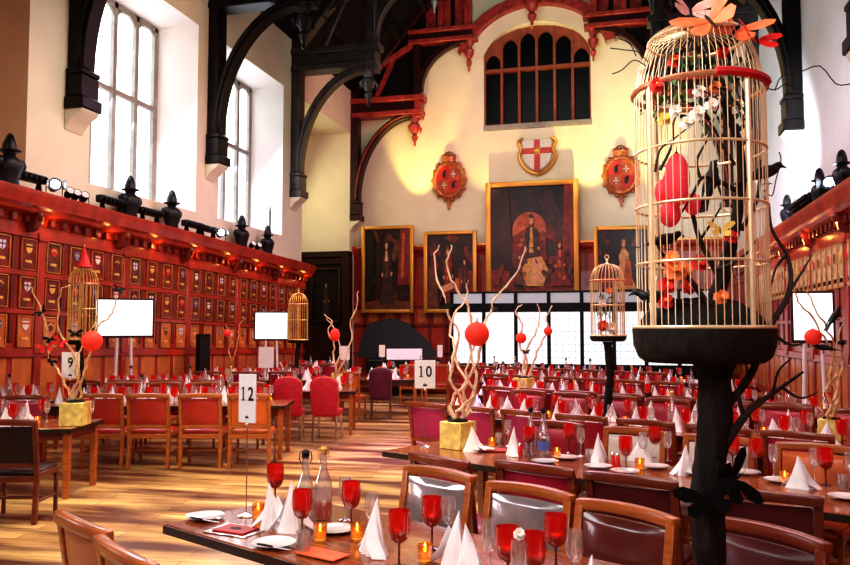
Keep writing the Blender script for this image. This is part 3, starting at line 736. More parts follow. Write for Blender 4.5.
for x in (-.07, -.02, .05, .09): s.tube([(x, -.04, .08), (x, -.04, -.02)], .015, 5)
s.tube([(-.08, -.05, .05), (.02, -.05, .3)], .012, 5); s.build('gilt_lamb', root)
for q in (-1, 1):
    s = MB().use('frame_gold'); s.tube(smooth_path([(q * .5, 0, .58), (q * .66, 0, .45), (q * .56, 0, .2), (q * .64, 0, -.05), (q * .52, 0, -.35), (q * .3, 0, -.6), (0, 0, -.72)]), .06, 7); s.build('scroll_mantling', root)
tag(root, 'white shield with a red cross and gilt scrolls under the gallery window', 'coat of arms')
# ------------------------------------------------------------------ furniture
def chair_maker(name, leather, wood='chair_wood', w=.56, h=.96, dark_back=False):
    """local +Y is the way the sitter looks; origin on the floor under the seat"""
    def make():
        root = empty(name)
        for q in (-1, 1):
            l = MB().use(wood)
            pts = [(q * (w / 2 - .025), -.23, 0), (q * (w / 2 - .025), -.205, .25), (q * (w / 2 - .025), -.20, .45), (q * (w / 2 - .025), -.235, .72), (q * (w / 2 - .025), -.27, h - .03)]
            l.sweep(pts, .042, .046, up=(1, 0, 0)); l.build('back_leg', root, bevel=.006)
            l = MB().use(wood); l.box((q * (w / 2 - .03), .22, .225), (.034, .034, .45)); l.build('front_leg', root, bevel=.006)
            a = MB().use(wood); a.sweep([(q * (w / 2 - .025), -.21, .45 - .02), (q * (w / 2 - .03), .22, .45 - .02)], .03, .06, up=(0, 0, 1)); a.bar((q * (w / 2 - .025), -.21, .2), (q * (w / 2 - .03), .22, .2), .022, .03); a.build('side_rail', root, bevel=.004)
        r = MB().use(wood); n = 9; rows = []
        for i in range(n):
            t = i / (n - 1) * 2 - 1; x = t * w / 2; y = -.272 - .035 * (1 - t * t); z = h - .028 + .012 * (1 - t * t)
            rows.append((x, y, z))
        r.sweep(rows, .055, .055, up=(0, 0, 1)); r.build('top_rail', root, bevel=.012, seg=2)
        m = MB().use(wood); m.bar((-w / 2 + .04, -.215, .535), (w / 2 - .04, -.215, .535), .03, .045); m.build('lower_back_rail', root, bevel=.005)
        m = MB().use(wood); m.bar((-w / 2 + .04, -.205, .41), (w / 2 - .04, -.205, .41), .03, .06); m.bar((-w / 2 + .04, .22, .41), (w / 2 - .04, .22, .41), .03, .06); m.bar((-w / 2 + .04, 0.0, .2), (w / 2 - .04, 0.0, .2), .022, .026); m.build('cross_rail', root, bevel=.004)
        p = MB().use(leather); rows = []
        zz = [.56, .60, .68, .78, .86, h - .085, h - .06]
        W = w / 2 - .052
        for front in (0, 1):
            pass
        cols = 7
        def surf(off):
            out = []
            for iz, z in enumerate(zz):
                yb = -.215 - (z - .535) / (h - .03 - .535) * .055; row = []
                for i in range(cols):
                    t = i / (cols - 1) * 2 - 1; edge = (1 - abs(t) ** 4) * (1 - abs((iz / (len(zz) - 1)) * 2 - 1) ** 4)
                    row.append((t * W, yb - .03 * (1 - t * t) * (z - .53) / .4 + off * (.010 + (.036 if off > 0 else .02) * edge), z))
                out.append(row)
            return out
        p.grid(surf(1)); p.grid(surf(-.55))
        A, B = surf(1), surf(-.55)
        loopA = A[0] + [r_[-1] for r_ in A[1:]] + A[-1][::-1][1:] + [r_[0] for r_ in A[::-1][1:-1]]
        loopB = B[0] + [r_[-1] for r_ in B[1:]] + B[-1][::-1][1:] + [r_[0] for r_ in B[::-1][1:-1]]
        p.grid([loopA, loopB], close=True); p.build('backrest', root, smooth=60)
        s = MB().use(leather); rows = []
        for (ins, z) in ((.02, .43), (.0, .445), (.0, .475), (.03, .492), (.12, .50)):
            x, y0, y1 = w / 2 - .035 - ins, -.19 + ins, .25 - ins; rows.append([(-x, y0, z), (x, y0, z), (x, y1, z), (-x, y1, z)])
        s.grid(rows, close=True); s.poly(rows[-1]); s.poly(rows[0]); s.build('seat', root, bevel=.008, smooth=50)
        return root
    return make
def arched_chair_maker(name, fabric):
    def make():
        root = empty(name); w = .45; h = 1.03
        for q in (-1, 1):
            for y, sp in ((-.2, -.05), (.2, .02)):
                l = MB().use('silver' if fabric == 'rose_fabric' else 'dark_chair_wood'); l.sweep([(q * (w / 2 - .03), y + sp, 0), (q * (w / 2 - .04), y, .40)], [.024, .042], .034, up=(1, 0, 0)); l.build('leg', root, bevel=.004)
        prof = []
        for i in range(17):
            a = PI * i / 16; prof.append((w / 2 * math.cos(a), h - .14 + .14 * math.sin(a) ** .8))
        prof = [(w / 2 - .015, .42)] + prof + [(-w / 2 + .015, .42)]
        b = MB().use(fabric); b.prism([(x, -.20 - (z - .42) * .12, z) for x, z in prof], (0, -.075, 0)); b.build('backrest', root, bevel=.018, seg=2, smooth=50)
        s = MB().use(fabric); s.box((0, .015, .435), (w - .02, .48, .11)); s.build('seat', root, bevel=.03, seg=2, smooth=50)
        t = MB().use('gold_paint'); t.sweep([(x * 1.005, -.165 - (z - .42) * .12, z) for x, z in prof], .012, .014); t.build('nail_trim', root)
        return root
    return make
def table(L, W, top='table_wood', edge='table_edge', h=.75, ins=.07):
    root = empty('dining_table')
    t = MB().use(top); t.bb(-L / 2, L / 2, -W / 2, W / 2, h - .035, h); t.build('tabletop', root, bevel=.006)
    e = MB().use(edge)
    for q in (-1, 1): e.bb(-L / 2 - .006, L / 2 + .006, q * W / 2 - .006 * (q < 0), q * W / 2 + .006 * (q > 0) , h - .05, h - .006); e.bb(q * L / 2 - .006 * (q < 0), q * L / 2 + .006 * (q > 0), -W / 2, W / 2, h - .05, h - .006)
    e.build('edge_band', root)
    a = MB().use('dark_chair_wood')
    for q in (-1, 1): a.bb(-L / 2 + ins, L / 2 - ins, q * (W / 2 - .07 - ins * .3) - .012, q * (W / 2 - .07 - ins * .3) + .012, h - .14 + ins * .06, h - .035); a.bb(q * (L / 2 - ins) - .012, q * (L / 2 - ins) + .012, -W / 2 + .07 + ins * .3, W / 2 - .07 - ins * .3, h - .14 + ins * .06, h - .035)
    a.build('apron', root, bevel=.003)
    for qx in (-1, 1):
        for qy in (-1, 1):
            l = MB().use('chair_wood'); l.box((qx * (L / 2 - ins), qy * (W / 2 - .07 - ins * .3), (h - .035) / 2), (.06, .06, h - .035), taper=1.25); l.build('leg', root, bevel=.006)
    return root

# ------------------------------------------------------------------ tableware
def goblet(parts, red=True, deep=False, s=1.0):
    gm = ('red_glass_deep' if deep else 'red_glass') if red else 'clear'
    bowl = [(.008, .105), (.024, .11), (.040, .126), (.049, .155), (.0505, .185), (.0495, .22), (.047, .246)] if red else [(.006, .10), (.02, .105), (.031, .125), (.036, .16), (.035, .20), (.032, .232)]
    stem = [(.0, .0), (.036, .0), (.036, .003), (.012, .008), (.0055, .02), (.0048, .06), (.006, .098), (.010, .108)]
    def make():
        name = 'red_wine_goblet' if red else 'clear_wine_glass'
        if parts:
            root = empty(name)
            m = MB().use(gm); m.lathe([(r * s, z * s) for r, z in bowl], 20); m.build('bowl', root, recalc=False)
            m = MB().use('red_glass_deep' if red else 'clear'); m.lathe([(r * s, z * s) for r, z in stem], 14); m.build('stem_and_foot', root, recalc=False)
            if red:
                m = MB().use('red_glass_deep'); m.lathe([(r * s * .93, z * s) for r, z in bowl[:4]] + [(0, .150 * s)], 16); m.build('wine', root, recalc=False)  # dark fill also carries the shade of the unlit lower bowl
            return root
        m = MB().use(gm); m.lathe([(r * s, z * s) for r, z in bowl], 10); m.use('red_glass_deep' if red else 'clear'); m.lathe([(r * s, z * s) for r, z in stem[1:]], 8)
        return m.build(name, recalc=False)
    return make
def napkin_maker(kind):
    """a linen square folded to a standing cone: pleated sides, slit front, splayed tail"""
    def make():
        m = MB().use('linen'); n = 20; h = [.24, .21, .26][kind]; rr = random.Random(kind); rows = []
        for z, r in ((0, 1.05), (.04, 1.0), (.2, .82), (.4, .62), (.6, .42), (.8, .22), (.93, .09), (1.0, .015)):
            row = []
            for j in range(n):
                a = 2 * PI * j / n; pleat = .16 * math.sin(a * 4 + kind + z * 1.5) + .08 * math.sin(a * 7 + kind * 2)
                slit = -.45 * math.exp(-((a - 4.4) / .22) ** 2) * (1 - z)
                rad = .066 * r * (1 + (pleat + slit) * (1 - .5 * z)); lean = .02 * z * z * (1 if kind else -1)
                row.append((rad * math.cos(a) * [1.0, 1.25, 1.1][kind] + lean, rad * math.sin(a) * .85, z * h))
            rows.append(row)
        m.grid(rows, close=True)
        f = [(.02, -.03, h * .72), (.06, -.05, h * .3), (.115, -.07, .004), (.06, -.095, .004), (.005, -.072, h * .2), (-.01, -.035, h * .55)]
        m.prism(f, (.004, .006, 0)); f = [(-.02, .02, h * .5), (-.06, .0, h * .2), (-.12, .02, .004), (-.09, .07, .004), (-.02, .05, h * .2)]
        m.prism(f, (.003, .006, 0))
        return m.build('napkin_cone', smooth=45)
    return make
def plate_make():
    m = MB().use('china'); m.lathe([(0, .006), (.06, .006), (.078, .012), (.105, .02), (.107, .022), (.08, .017), (.058, .011), (.0, .011)], 24); return m.build('side_plate', smooth=50)
def knife_make():
    root = empty('butter_knife')
    m = MB().use('silver'); m.prism([(-.002, -.009, 0), (.10, -.010, 0), (.115, -.004, 0), (.115, .004, 0), (.0, .009, 0)], (0, 0, .0018)); m.build('blade', root)
    m = MB().use('dark_metal'); m.tube([(0, 0, .002), (-.05, 0, .003), (-.09, 0, .003)], [.005, .0065, .005], 8); m.build('handle', root); return root
def votive(glow):
    def make():
        root = empty('votive_candle')
        g = MB().use('amber_glass'); g.lathe([(.0, .003), (.028, .003), (.032, .02), (.036, .085), (.033, .085), (.029, .02), (.0, .012)], 16); g.build('candle_glass', root, recalc=False)
        w = MB().use('flame_soft' if glow else 'petal_white'); w.lathe([(.027, .012), (.029, .045), (.0, .047)], 12); w.build('wax', root)
        f = MB().use('flame'); f.lathe([(0, .048), (.006, .056), (.0065, .064), (.003, .076), (0, .084)], 8); f.build('flame', root); return root
    return make
def tumbler_make():
    m = MB().use('clear'); m.lathe([(0, .004), (.03, .004), (.036, .10), (.034, .10), (.029, .012), (0, .012)], 16); m.use('water'); m.lathe([(.0, .013), (.029, .013), (.032, .055), (0, .055)], 12); return m.build('water_tumbler', recalc=False)
def carafe(kind):
    def make():
        root = empty('glass_carafe' if kind < 2 else 'water_bottle')
        prof = [(0, .004), (.045, .004), (.05, .015), (.051, .16), (.046, .21), (.022, .27), (.018, .345), (.023, .35), (.023, .362), (.018, .365)]
        g = MB().use('clear'); g.lathe(prof, 18); g.build('bottle_glass', root, recalc=False)
        if kind == 0: w = MB().use('rose_wine'); w.lathe([(0, .012), (.045, .012), (.046, .10), (0, .10)], 16); w.build('drink', root, recalc=False)
        else: w = MB().use('water'); w.lathe([(0, .012), (.045, .012), (.046, .16), (0, .17)], 16); w.build('drink', root, recalc=False)
        s = MB().use('gold' if kind == 0 else 'dark_metal'); s.lathe([(.016, .352), (.021, .362), (.021, .385), (.012, .395), (0, .396)], 12)
        s.tube([(.024, 0, .33), (.034, 0, .35), (.03, 0, .385), (0, 0, .40), (-.03, 0, .385), (-.034, 0, .35), (-.024, 0, .33)], .003, 5); s.build('stopper', root)
        if kind == 2: l = MB().use('blue_label'); l.lathe([(.0518, .06), (.0518, .13)], 18); l.build('paper_label', root)
        return root
    return make
def cruet_make():
    root = empty('pepper_mill'); m = MB().use('petal_red'); m.lathe([(0, 0), (.022, 0), (.022, .01), (.014, .04), (.018, .07), (.010, .085)], 12); m.build('mill_body', root)
    c = MB().use('silver'); c.lathe([(.011, .085), (.015, .093), (.010, .105), (0, .108)], 10); c.build('mill_cap', root); return root
def menu(L, W, m, border=None):
    root = empty('menu_booklet')
    if border: b = MB().use(border); b.bb(-L / 2 - .035, L / 2 + .035, -W / 2 - .03, W / 2 + .03, 0, .006); b.build('silver_mat', root, bevel=.002)
    c = MB().use(m); c.bb(-L / 2, L / 2, -W / 2, W / 2, .006, .014); c.build('cover', root, bevel=.002)
    if border: e = MB().use('ink'); e.lathe([(0, .0148), (.025, .0148)], 14, sx=1.4); e.build('emblem', root)
    return root
def digit_mesh(txt, size, parent, y):
    """printed numerals: a slab-serif one, other digits from the default face emboldened"""
    me = bpy.data.meshes.new('numeral'); bm = bmesh.new(); adv = size * .50; x0 = -adv * (len(txt) - 1) / 2
    for i, chh in enumerate(txt):
        cx = x0 + i * adv
        if chh == '1':
            s = size; H = .36 * s
            for pts in ([(-.045, -.36), (.045, -.36), (.045, .36), (-.02, .36), (-.13, .27), (-.13, .22), (-.045, .25)], [(-.13, -.36), (.13, -.36), (.13, -.31), (-.13, -.31)]):
                vs = [bm.verts.new((cx + px * s, py * s, .0006)) for px, py in pts]; bm.faces.new(vs)
        else:
            cu = bpy.data.curves.new('numeral_font', 'FONT'); cu.body = chh; cu.size = size; cu.align_x = 'CENTER'; cu.offset = size * .018
            t = bpy.data.objects.new('numeral_tmp', cu); COL.objects.link(t); dg = bpy.context.evaluated_depsgraph_get(); g = bpy.data.meshes.new_from_object(t.evaluated_get(dg)); bpy.data.objects.remove(t)
            zs = [v.co.y for v in g.vertices]; zm = (min(zs) + max(zs)) / 2; k = .72 * size / (max(zs) - min(zs))
            vs = [bm.verts.new((cx + v.co.x * k * .82, (v.co.y - zm) * k, .0006)) for v in g.vertices]
            for p in g.polygons:
                try: bm.faces.new([vs[j] for j in p.vertices])
                except ValueError: pass
    bm.to_mesh(me); bm.free(); me.materials.append(M['ink'])
    o = bpy.data.objects.new('numeral', me); COL.objects.link(o); adopt(o, parent); o.rotation_euler = (R(90), 0, 0); o.location = y; return o
def number_stand(loc, rz, txt, z0, z1, w, label, thick=.008, emblem=True, base_z=0.0):
    """loc on the table; card from z0 to z1 above it"""
    root = empty('table_number_stand', loc, rz)
    m = MB().use('silver'); m.lathe([(0, 0), (.05, 0), (.05, .006), (.02, .014), (.006, .02), (0, .02)], 18); m.build('base', root)
    m = MB().use('silver'); m.tube([(0, 0, .015), (0, 0, z0)], .0035, 8); m.ball((0, 0, z0 - .01), .012, 8, 6); m.build('pole', root)
    c = MB().use('white_card'); c.bb(-w / 2, w / 2, -thick / 2, thick / 2, z0, z1); cc = c.build('card', root, bevel=.0015)
    h = z1 - z0
    if txt:
        digit_mesh(txt, min(w * .86, h * .55), cc, (0, -thick / 2 - .001, z0 + h * .60))
        if emblem:
            e = MB().use('ink'); zc = z0 + h * .12; r = w * .11
            e.prism([(-r, -thick / 2 - .001, zc - r * .5), (r, -thick / 2 - .001, zc - r * .5), (r * .8, -thick / 2 - .001, zc + r * .3), (r * .3, -thick / 2 - .001, zc + r * .2), (0, -thick / 2 - .001, zc + r), (-r * .3, -thick / 2 - .001, zc + r * .2), (-r * .8, -thick / 2 - .001, zc + r * .3)], (0, .0005, 0)); e.build('printed_emblem', cc)
    tag(root, label, 'table number', 'table number stands'); return root

# ------------------------------------------------------------------ decorations
def butterfly(s, m1, m2=None, body='black'):
    m2 = m2 or m1
    def make():
        root = empty('butterfly_ornament')
        for q in (-1, 1):
            w = MB().use(m1); up = [(0.0, .02), (.25, .30), (.62, .52), (.95, .50), (.98, .30), (.72, .06), (.35, -.03), (.02, -.05)]
            ang = R(22)
            w.prism([(q * x * s * math.cos(ang), y * s, x * s * math.sin(ang)) for x, y in up], (0, 0, .004 * max(.4, s)))
            w.use(m2); lo = [(.02, -.04), (.38, -.02), (.66, -.10), (.70, -.32), (.48, -.50), (.26, -.42), (.08, -.22)]
            w.prism([(q * x * s * math.cos(ang), y * s, x * s * math.sin(ang) - .002) for x, y in lo], (0, 0, .004 * max(.4, s))); w.build('wing', root, smooth=0)
        b = MB().use(body); b.tube([(0, -.34 * s, 0), (0, -.1 * s, .01 * s), (0, .12 * s, .02 * s), (0, .24 * s, .02 * s)], [.015 * s, .04 * s, .05 * s, .03 * s], 8)
        for q in (-1, 1): b.tube([(0, .24 * s, .03 * s), (q * .1 * s, .42 * s, .06 * s), (q * .14 * s, .48 * s, .06 * s)], .007 * s, 5)
        b.build('body', root); return root
    return make
def crow_make():
    m = MB().use('feather')
    pts = smooth_path([(-.20, 0, -.03), (-.12, 0, .0), (-.05, 0, .035), (.02, 0, .055), (.08, 0, .075), (.115, 0, .105), (.145, 0, .115), (.165, 0, .108)], 3); n = len(pts)
    rad0 = [.012, .030, .052, .060, .050, .034, .036, .018]
    rad = []
    for i in range(n):
        t = i / (n - 1) * 7; a = int(min(6, t)); rad.append(rad0[a] + (rad0[a + 1] - rad0[a]) * (t - a))
    m.tube(pts, rad, 12); m.tube([(.16, 0, .112), (.19, 0, .106), (.215, 0, .095)], [.016, .010, .002], 8)
    for q in (-1, 1):
        m.prism([(.07, q * .045, .09), (.03, q * .064, .07), (-.08, q * .06, .03), (-.24, q * .03, -.035), (-.12, q * .055, -.005), (.02, q * .062, .02)], (0, q * .012, .004))
        m.tube([(.02, q * .02, .0), (.025, q * .02, -.05)], .006, 6); m.tube([(.06, q * .02, -.055), (.025, q * .02, -.05), (-.01, q * .02, -.055)], .005, 5)
    m.prism([(-.16, -.03, -.02), (-.30, -.045, -.075), (-.31, .045, -.075), (-.16, .03, -.02)], (0, 0, .012))
    return m.build('black_bird', smooth=50)
def lantern_maker(m):
    def make():
        root = empty('paper_lantern'); b = MB().use(m); n = 24; rows = []
        for i in range(13):
            a = -PI / 2 + PI * (i + .4) / 12.8; row = []
            for j in range(n):
                t = 2 * PI * j / n; r = math.cos(a) * (1 + .015 * (j % 2)); row.append((r * math.cos(t), r * math.sin(t), math.sin(a)))
            rows.append(row)
        b.grid(rows, close=True); b.build('paper_globe', root, smooth=70)
        c = MB().use('black'); c.lathe([(.12, .97), (.12, 1.03), (.04, 1.06), (.02, 1.3)], 10); c.build('top_cap', root); return root
    return make
def tree_stand(h, r, label, seed, branches=(), butterflies=0):
    """a bark covered trunk standing on a table; top carries the cage"""
    rr = random.Random(seed); root = empty('tree_trunk_stand')
    t = MB().use('bark'); n = 16; rows = []; N = 26
    for i in range(N):
        z = h * i / (N - 1); k = i / (N - 1); rad = r * (1.0 + .6 * max(0, .16 - k) / .16 + .35 * max(0, k - .94) / .06); cx, cy = .02 * math.sin(k * 5 + seed), .02 * math.cos(k * 4); row = []
        for j in range(n):
            a = 2 * PI * j / n; q = rad * (1 + .13 * math.sin(j * 2.1 + i * .6 + seed) + .08 * rr.uniform(-1, 1)); row.append((cx + q * math.cos(a), cy + q * math.sin(a), z))
        rows.append(row)
    t.grid(rows, close=True); t.poly(rows[-1]); t.build('trunk', root, smooth=60)
    m = MB().use('moss'); m.lathe([(0, .05), (r * 1.6, .045), (r * 2.4, .02), (r * 2.6, 0), (0, 0)], 18); m.build('root_mound', root)
    for pts, r0 in branches:
        b = MB().use('dark_branch'); P = smooth_path(pts, 4); b.tube(P, [r0 * (1 - .8 * i / len(P)) for i in range(len(P))], 7); b.build('branch', root)
    return root
def wire_cage(name, R0, H, wires, ring_z, wire_m, post_m, base_h, dome_h, tier=None, wr=.0022, pr=.008, nposts=4, pa=0.0, base_m='bark', finial=True, ring_r=.007, parts=True, cap_only=False):
    """origin at the rim of the base; cylinder to H then dome"""
    root = empty(name)
    b = MB().use(base_m); b.lathe([(0, -base_h), (R0 * .90, -base_h), (R0 * 1.0, -base_h * .85), (R0 * 1.07, -base_h * .5), (R0 * 1.09, 0), (R0 * 1.0, .006), (0, .006)], 32); b.build('base_tray', root, smooth=40)
    rim = MB().use(wire_m); rim.tube([(R0 * 1.06 * math.cos(t * PI / 20), R0 * 1.06 * math.sin(t * PI / 20), .006) for t in range(40)], ring_r * 1.4, 8, closed=True); rim.build('base_rim', root)
    w = MB().use(wire_m)
    for k in range(wires):
        a = 2 * PI * k / wires + .04; c, s = math.cos(a), math.sin(a)
        pts = [(R0 * c, R0 * s, 0), (R0 * c, R0 * s, H * .5), (R0 * c, R0 * s, H)]
        if tier:
            rt, ht = tier; pts += [(R0 * (1 - (1 - rt) * .35) * c, R0 * (1 - (1 - rt) * .35) * s, H + ht * .5), (R0 * rt * c, R0 * rt * s, H + ht)]
            for i in range(1, 6):
                t = PI / 2 * i / 5; q = max(.10, math.cos(t)) * rt; pts.append((R0 * q * c, R0 * q * s, H + ht + (dome_h - ht) * math.sin(t)))
        else:
          for i in range(1, 7):
            t = PI / 2 * i / 6; q = max(.10, math.cos(t) ** .8); pts.append((R0 * q * c, R0 * q * s, H + dome_h * math.sin(t)))
        w.tube(pts, wr, 5)
    w.build('wire_bars', root)
    p = MB().use(post_m)
    for k in range(nposts):
        a = 2 * PI * k / nposts + pa; c, s = math.cos(a), math.sin(a); p = MB().use(post_m)
        p.tube([(R0 * c, R0 * s, 0), (R0 * c, R0 * s, H)], pr, 8); p.build('corner_post', root)
    for z, rr_ in ring_z:
        g = MB().use('rose_gold' if rr_ > 1 else wire_m); g.tube([(R0 * (1.0 + .02 * (rr_ > 1)) * math.cos(t * PI / 24), R0 * (1.0 + .02 * (rr_ > 1)) * math.sin(t * PI / 24), z) for t in range(48)], ring_r * rr_, 8, closed=True); g.build('cage_ring', root)
    if finial:
        f = MB().use(wire_m); zt = H + dome_h; f.lathe([(R0 * .14, zt - .01), (R0 * .16, zt), (R0 * .08, zt + .015), (R0 * .05, zt + .03), (R0 * .09, zt + .045), (R0 * .04, zt + .062), (0, zt + .07)], 12); f.tube([(R0 * .12 * math.cos(t * PI / 8), 0, zt + .085 + R0 * .12 * math.sin(t * PI / 8)) for t in range(16)], R0 * .025, 6, closed=True); f.build('finial', root)
    return root
# ------------------------------------------------------------------ tables and chairs
A40 = R(40)
def E(e, n, z=0.0): return G(e * math.cos(A40) + n * math.sin(A40), -e * math.sin(A40) + n * math.cos(A40), z)
RZ = YAW - A40          # slanted right-hand rows
RZL = YAW + R(1.5)      # left-hand rows
def put_table(loc, rz, L, W, label, top='table_wood', ins=.07):
    t = table(L, W, top, ins=ins); t.location = loc; t.rotation_euler = (0, 0, rz); tag(t, label, 'table', 'dining tables'); return t
W_ = {
 'T1': 'on the table numbered twelve', 'T2': 'on the table numbered ten', 'T3': 'on the table under the smaller birdcage', 'T4': 'on the table behind the smaller birdcage',
 'T5': 'on the second table before the screens', 'T6': 'on the table closest to the screens', 'T2b': 'on the table end past the gap',
 'TA': 'on the table behind the four-chair row', 'T9': 'on the table numbered nine', 'TB': 'on the dark table behind table nine', 'TC': 'on the table beside the larger display', 'TC2': 'on the table under the smaller display',
 'TD': 'on the table behind the two arched chairs', 'TE': 'on the table behind the purple chair', 'TF': 'on the table before the grand piano', 'TG': 'on the table past the smaller display'}
put_table(E(-1.95, 2.83), RZ, 3.74, .92, 'dark-edged wooden dining table numbered twelve, closest of all the tables', ins=.75)
put_table(E(-2.75, 5.42), RZ, 3.8, .88, 'wooden dining table numbered ten with the gold branch box', ins=.6)
put_table(E(-.08, 5.42), RZ, 1.45, .88, 'wooden dining table just past the gap at the lower right')
put_table(E(-3.85, 8.05), RZ, 4.7, .95, 'long dining table carrying the small birdcage on its trunk')
put_table(E(-4.85, 10.6), RZ, 5.4, .95, 'long dining table behind the small caged trunk, with a gold box')
put_table(E(-6.6, 13.1), RZ, 5.6, .95, 'long dining table, second in front of the white screens')
put_table(E(-8.6, 15.6), RZ, 5.6, .95, 'long dining table right before the white screens')
put_table(G(-3.62, 11.2), RZL, 3.36, .9, 'wooden dining table behind the row of four red leather chairs')
put_table(G(-5.2, 8.72), RZL, 2.9, .9, 'wooden dining table numbered nine with gold branch box, cut by the left edge')
put_table(G(-5.95, 11.5), RZL, .95, .9, 'small dark dining table behind the table numbered nine')
put_table(G(-4.5, 13.85), RZL, 2.6, .9, 'long dining table in front of the first display')
put_table(G(-3.3, 16.5), RZL, 2.5, .9, 'long dining table beside the second hanging birdcage')
put_table(G(-1.95, 13.7), RZL, 1.5, .9, 'dining table behind the two red arched chairs')
put_table(G(-1.0, 16.7), RZL, 1.7, .9, 'dining table behind the purple arched chair')
put_table(G(-.1, 19.6), RZL, 2.2, .9, 'dining table with two red chairs in front, before the grand piano')
put_table(G(-3.0, 19.9), RZL, 2.4, .9, 'farthest dining table along the left panelling')

CH = {}
def ch(kind, loc, rz, what, where):
    mk = {
        'red': lambda: chair_maker('dining_chair', 'red_leather'), 'orange': lambda: chair_maker('dining_chair', 'orange_leather'), 'dark': lambda: chair_maker('dining_chair', 'dark_leather', 'dark_chair_wood'),
        'maroon': lambda: chair_maker('dining_chair', 'maroon_leather', 'dark_chair_wood'), 'wine': lambda: chair_maker('dining_chair', 'wine_leather', 'red_wood'), 'magenta': lambda: chair_maker('dining_chair', 'magenta_leather', 'red_wood'),
        'shiny': lambda: chair_maker('dining_chair', 'sheen_leather'), 'brown': lambda: chair_maker('dining_chair', 'brown_leather'), 'dusk': lambda: chair_maker('dining_chair', 'maroon_leather', 'red_wood'), 'pale': lambda: chair_maker('dining_chair', 'pale_leather'), 'tan': lambda: chair_maker('dining_chair', 'tan_leather'),
        'rose': lambda: arched_chair_maker('arched_dining_chair', 'rose_fabric'), 'purple': lambda: arched_chair_maker('arched_dining_chair', 'purple_leather')}[kind]
    o = spawn('chair_' + kind, mk(), loc, rz); later(o, what, where, 'chair', where); return o
# row facing us at table 12, its far side
def ch_at(kind, a, b, facing, what, where):
    """a chair whose top rail ends are seen at a and b"""
    A, B = onz(*a, .95), onz(*b, .95); mid = (A + B) / 2; ang = math.atan2(B.y - A.y, B.x - A.x) + (PI if facing else 0)
    f = Vector((-math.sin(ang), math.cos(ang), 0)); p = mid + f * .275; return ch(kind, Vector((p.x, p.y, 0)), ang, what, where)
for k, a, b in (('shiny', (405, 466), (474, 478)), ('shiny', (487, 482), (574, 497)), ('brown', (575.5, 499), (680, 521)), ('dusk', (704, 516), (835, 547))):
    ch_at(k, a, b, True, 'framed glossy leather chair', 'facing table twelve')
for a, b in (((60, 512), (107, 533)), ((100, 537), (152, 566))): ch_at('tan', a, b, False, 'tan curved-rail chair', 'on the near side of table twelve')
for k, a, b in (('wine', (409, 453), (471, 464)), ('wine', (497, 461), (574, 471)), ('maroon', (586, 472), (677, 483)), ('maroon', (698, 487), (833, 500))): ch_at(k, a, b, False, 'dark red chair back', 'just behind the glossy chairs')
ch('maroon', E(.15, 4.42), RZ, 'dark maroon chair back', 'before the table past the gap at lower right')
for e, k in ((-2.9, 'pale'), (-2.2, 'pale'), (-1.5, 'orange'), (-3.65, 'wine'), (.2, 'pale'), (.9, 'orange')): ch(k, E(e, 5.92), RZ + PI, 'wood framed chair', 'facing us across table ten')
for i, e in enumerate((-5.72, -5.08, -4.42, -3.76, -3.10, -2.44, -1.8)): ch('magenta' if i < 3 else 'wine', E(e, 7.12), RZ, 'leather chair back', 'before the smaller birdcage table')
for i in range(7): ch('wine', E(-5.8 + .66 * i, 8.82), RZ + PI, 'dark red chair', 'facing us behind the smaller birdcage table')
for i in range(8): ch('wine', E(-7.2 + .66 * i, 9.72), RZ, 'red chair back', 'before the table behind the smaller birdcage')
for i in range(8): ch('wine', E(-9.0 + .66 * i, 12.25), RZ, 'red chair back', 'before the second table from the screens')
for i in range(8): ch('wine', E(-11.0 + .66 * i, 14.75), RZ, 'red chair back', 'before the table closest to the screens')
for i, (px, k) in enumerate(((105, 'red'), (151, 'red'), (202, 'red'), (251, 'orange'))): ch(k, G((px - 425) / FPX * 10.2, 10.42), RZL + rng.uniform(-.03, .03), 'square backed leather chair', 'in the four-chair row')  # fourth chair: light falling on it put into orange leather
for i in range(4): ch('red', G(-4.75 + .66 * i, 12.05), RZL + PI, 'red leather chair facing us', 'across from the row of four')
ch('dark', G(-3.86, 7.52), RZL, 'dark leather chair seen from behind', 'cut by the left edge before table nine')
ch('wine', G(-5.0, 9.55), RZL + PI, 'dark red chair', 'behind the table numbered nine')
for i in range(1): ch('dark', G(-5.95, 10.75), RZL, 'dark chair back', 'before the dark table behind table nine')
for i in range(4): ch('wine', G(-5.6 + .68 * i, 13.12), RZL, 'dark red chair back', 'before the table beside the larger display')
for i in range(3): ch('wine', G(-4.3 + .74 * i, 15.75), RZL, 'red chair back', 'before the table under the smaller display')
for px in (289, 327): ch('rose', G((px - 425) / FPX * 12.7, 12.9), RZL + (.0 if px < 300 else -.12), 'rose red chair with arched back', 'standing past the row of four')
ch('orange', G((349 - 425) / FPX * 15.3, 15.6), RZL - .25, 'orange leather chair with wooden legs', 'between the arched rose chairs and the purple chair')
ch('purple', G((381 - 425) / FPX * 15.8, 15.9), RZL, 'dark purple arched chair', 'on the open floor before the piano')
for px in (411, 437): ch('red', G((px - 425) / FPX * 18.4, 18.7), RZL, 'red leather chair back', 'at the table before the grand piano')
for i in range(3): ch('wine', G(-3.75 + .75 * i, 19.1), RZL, 'small red chair back', 'past the smaller display')

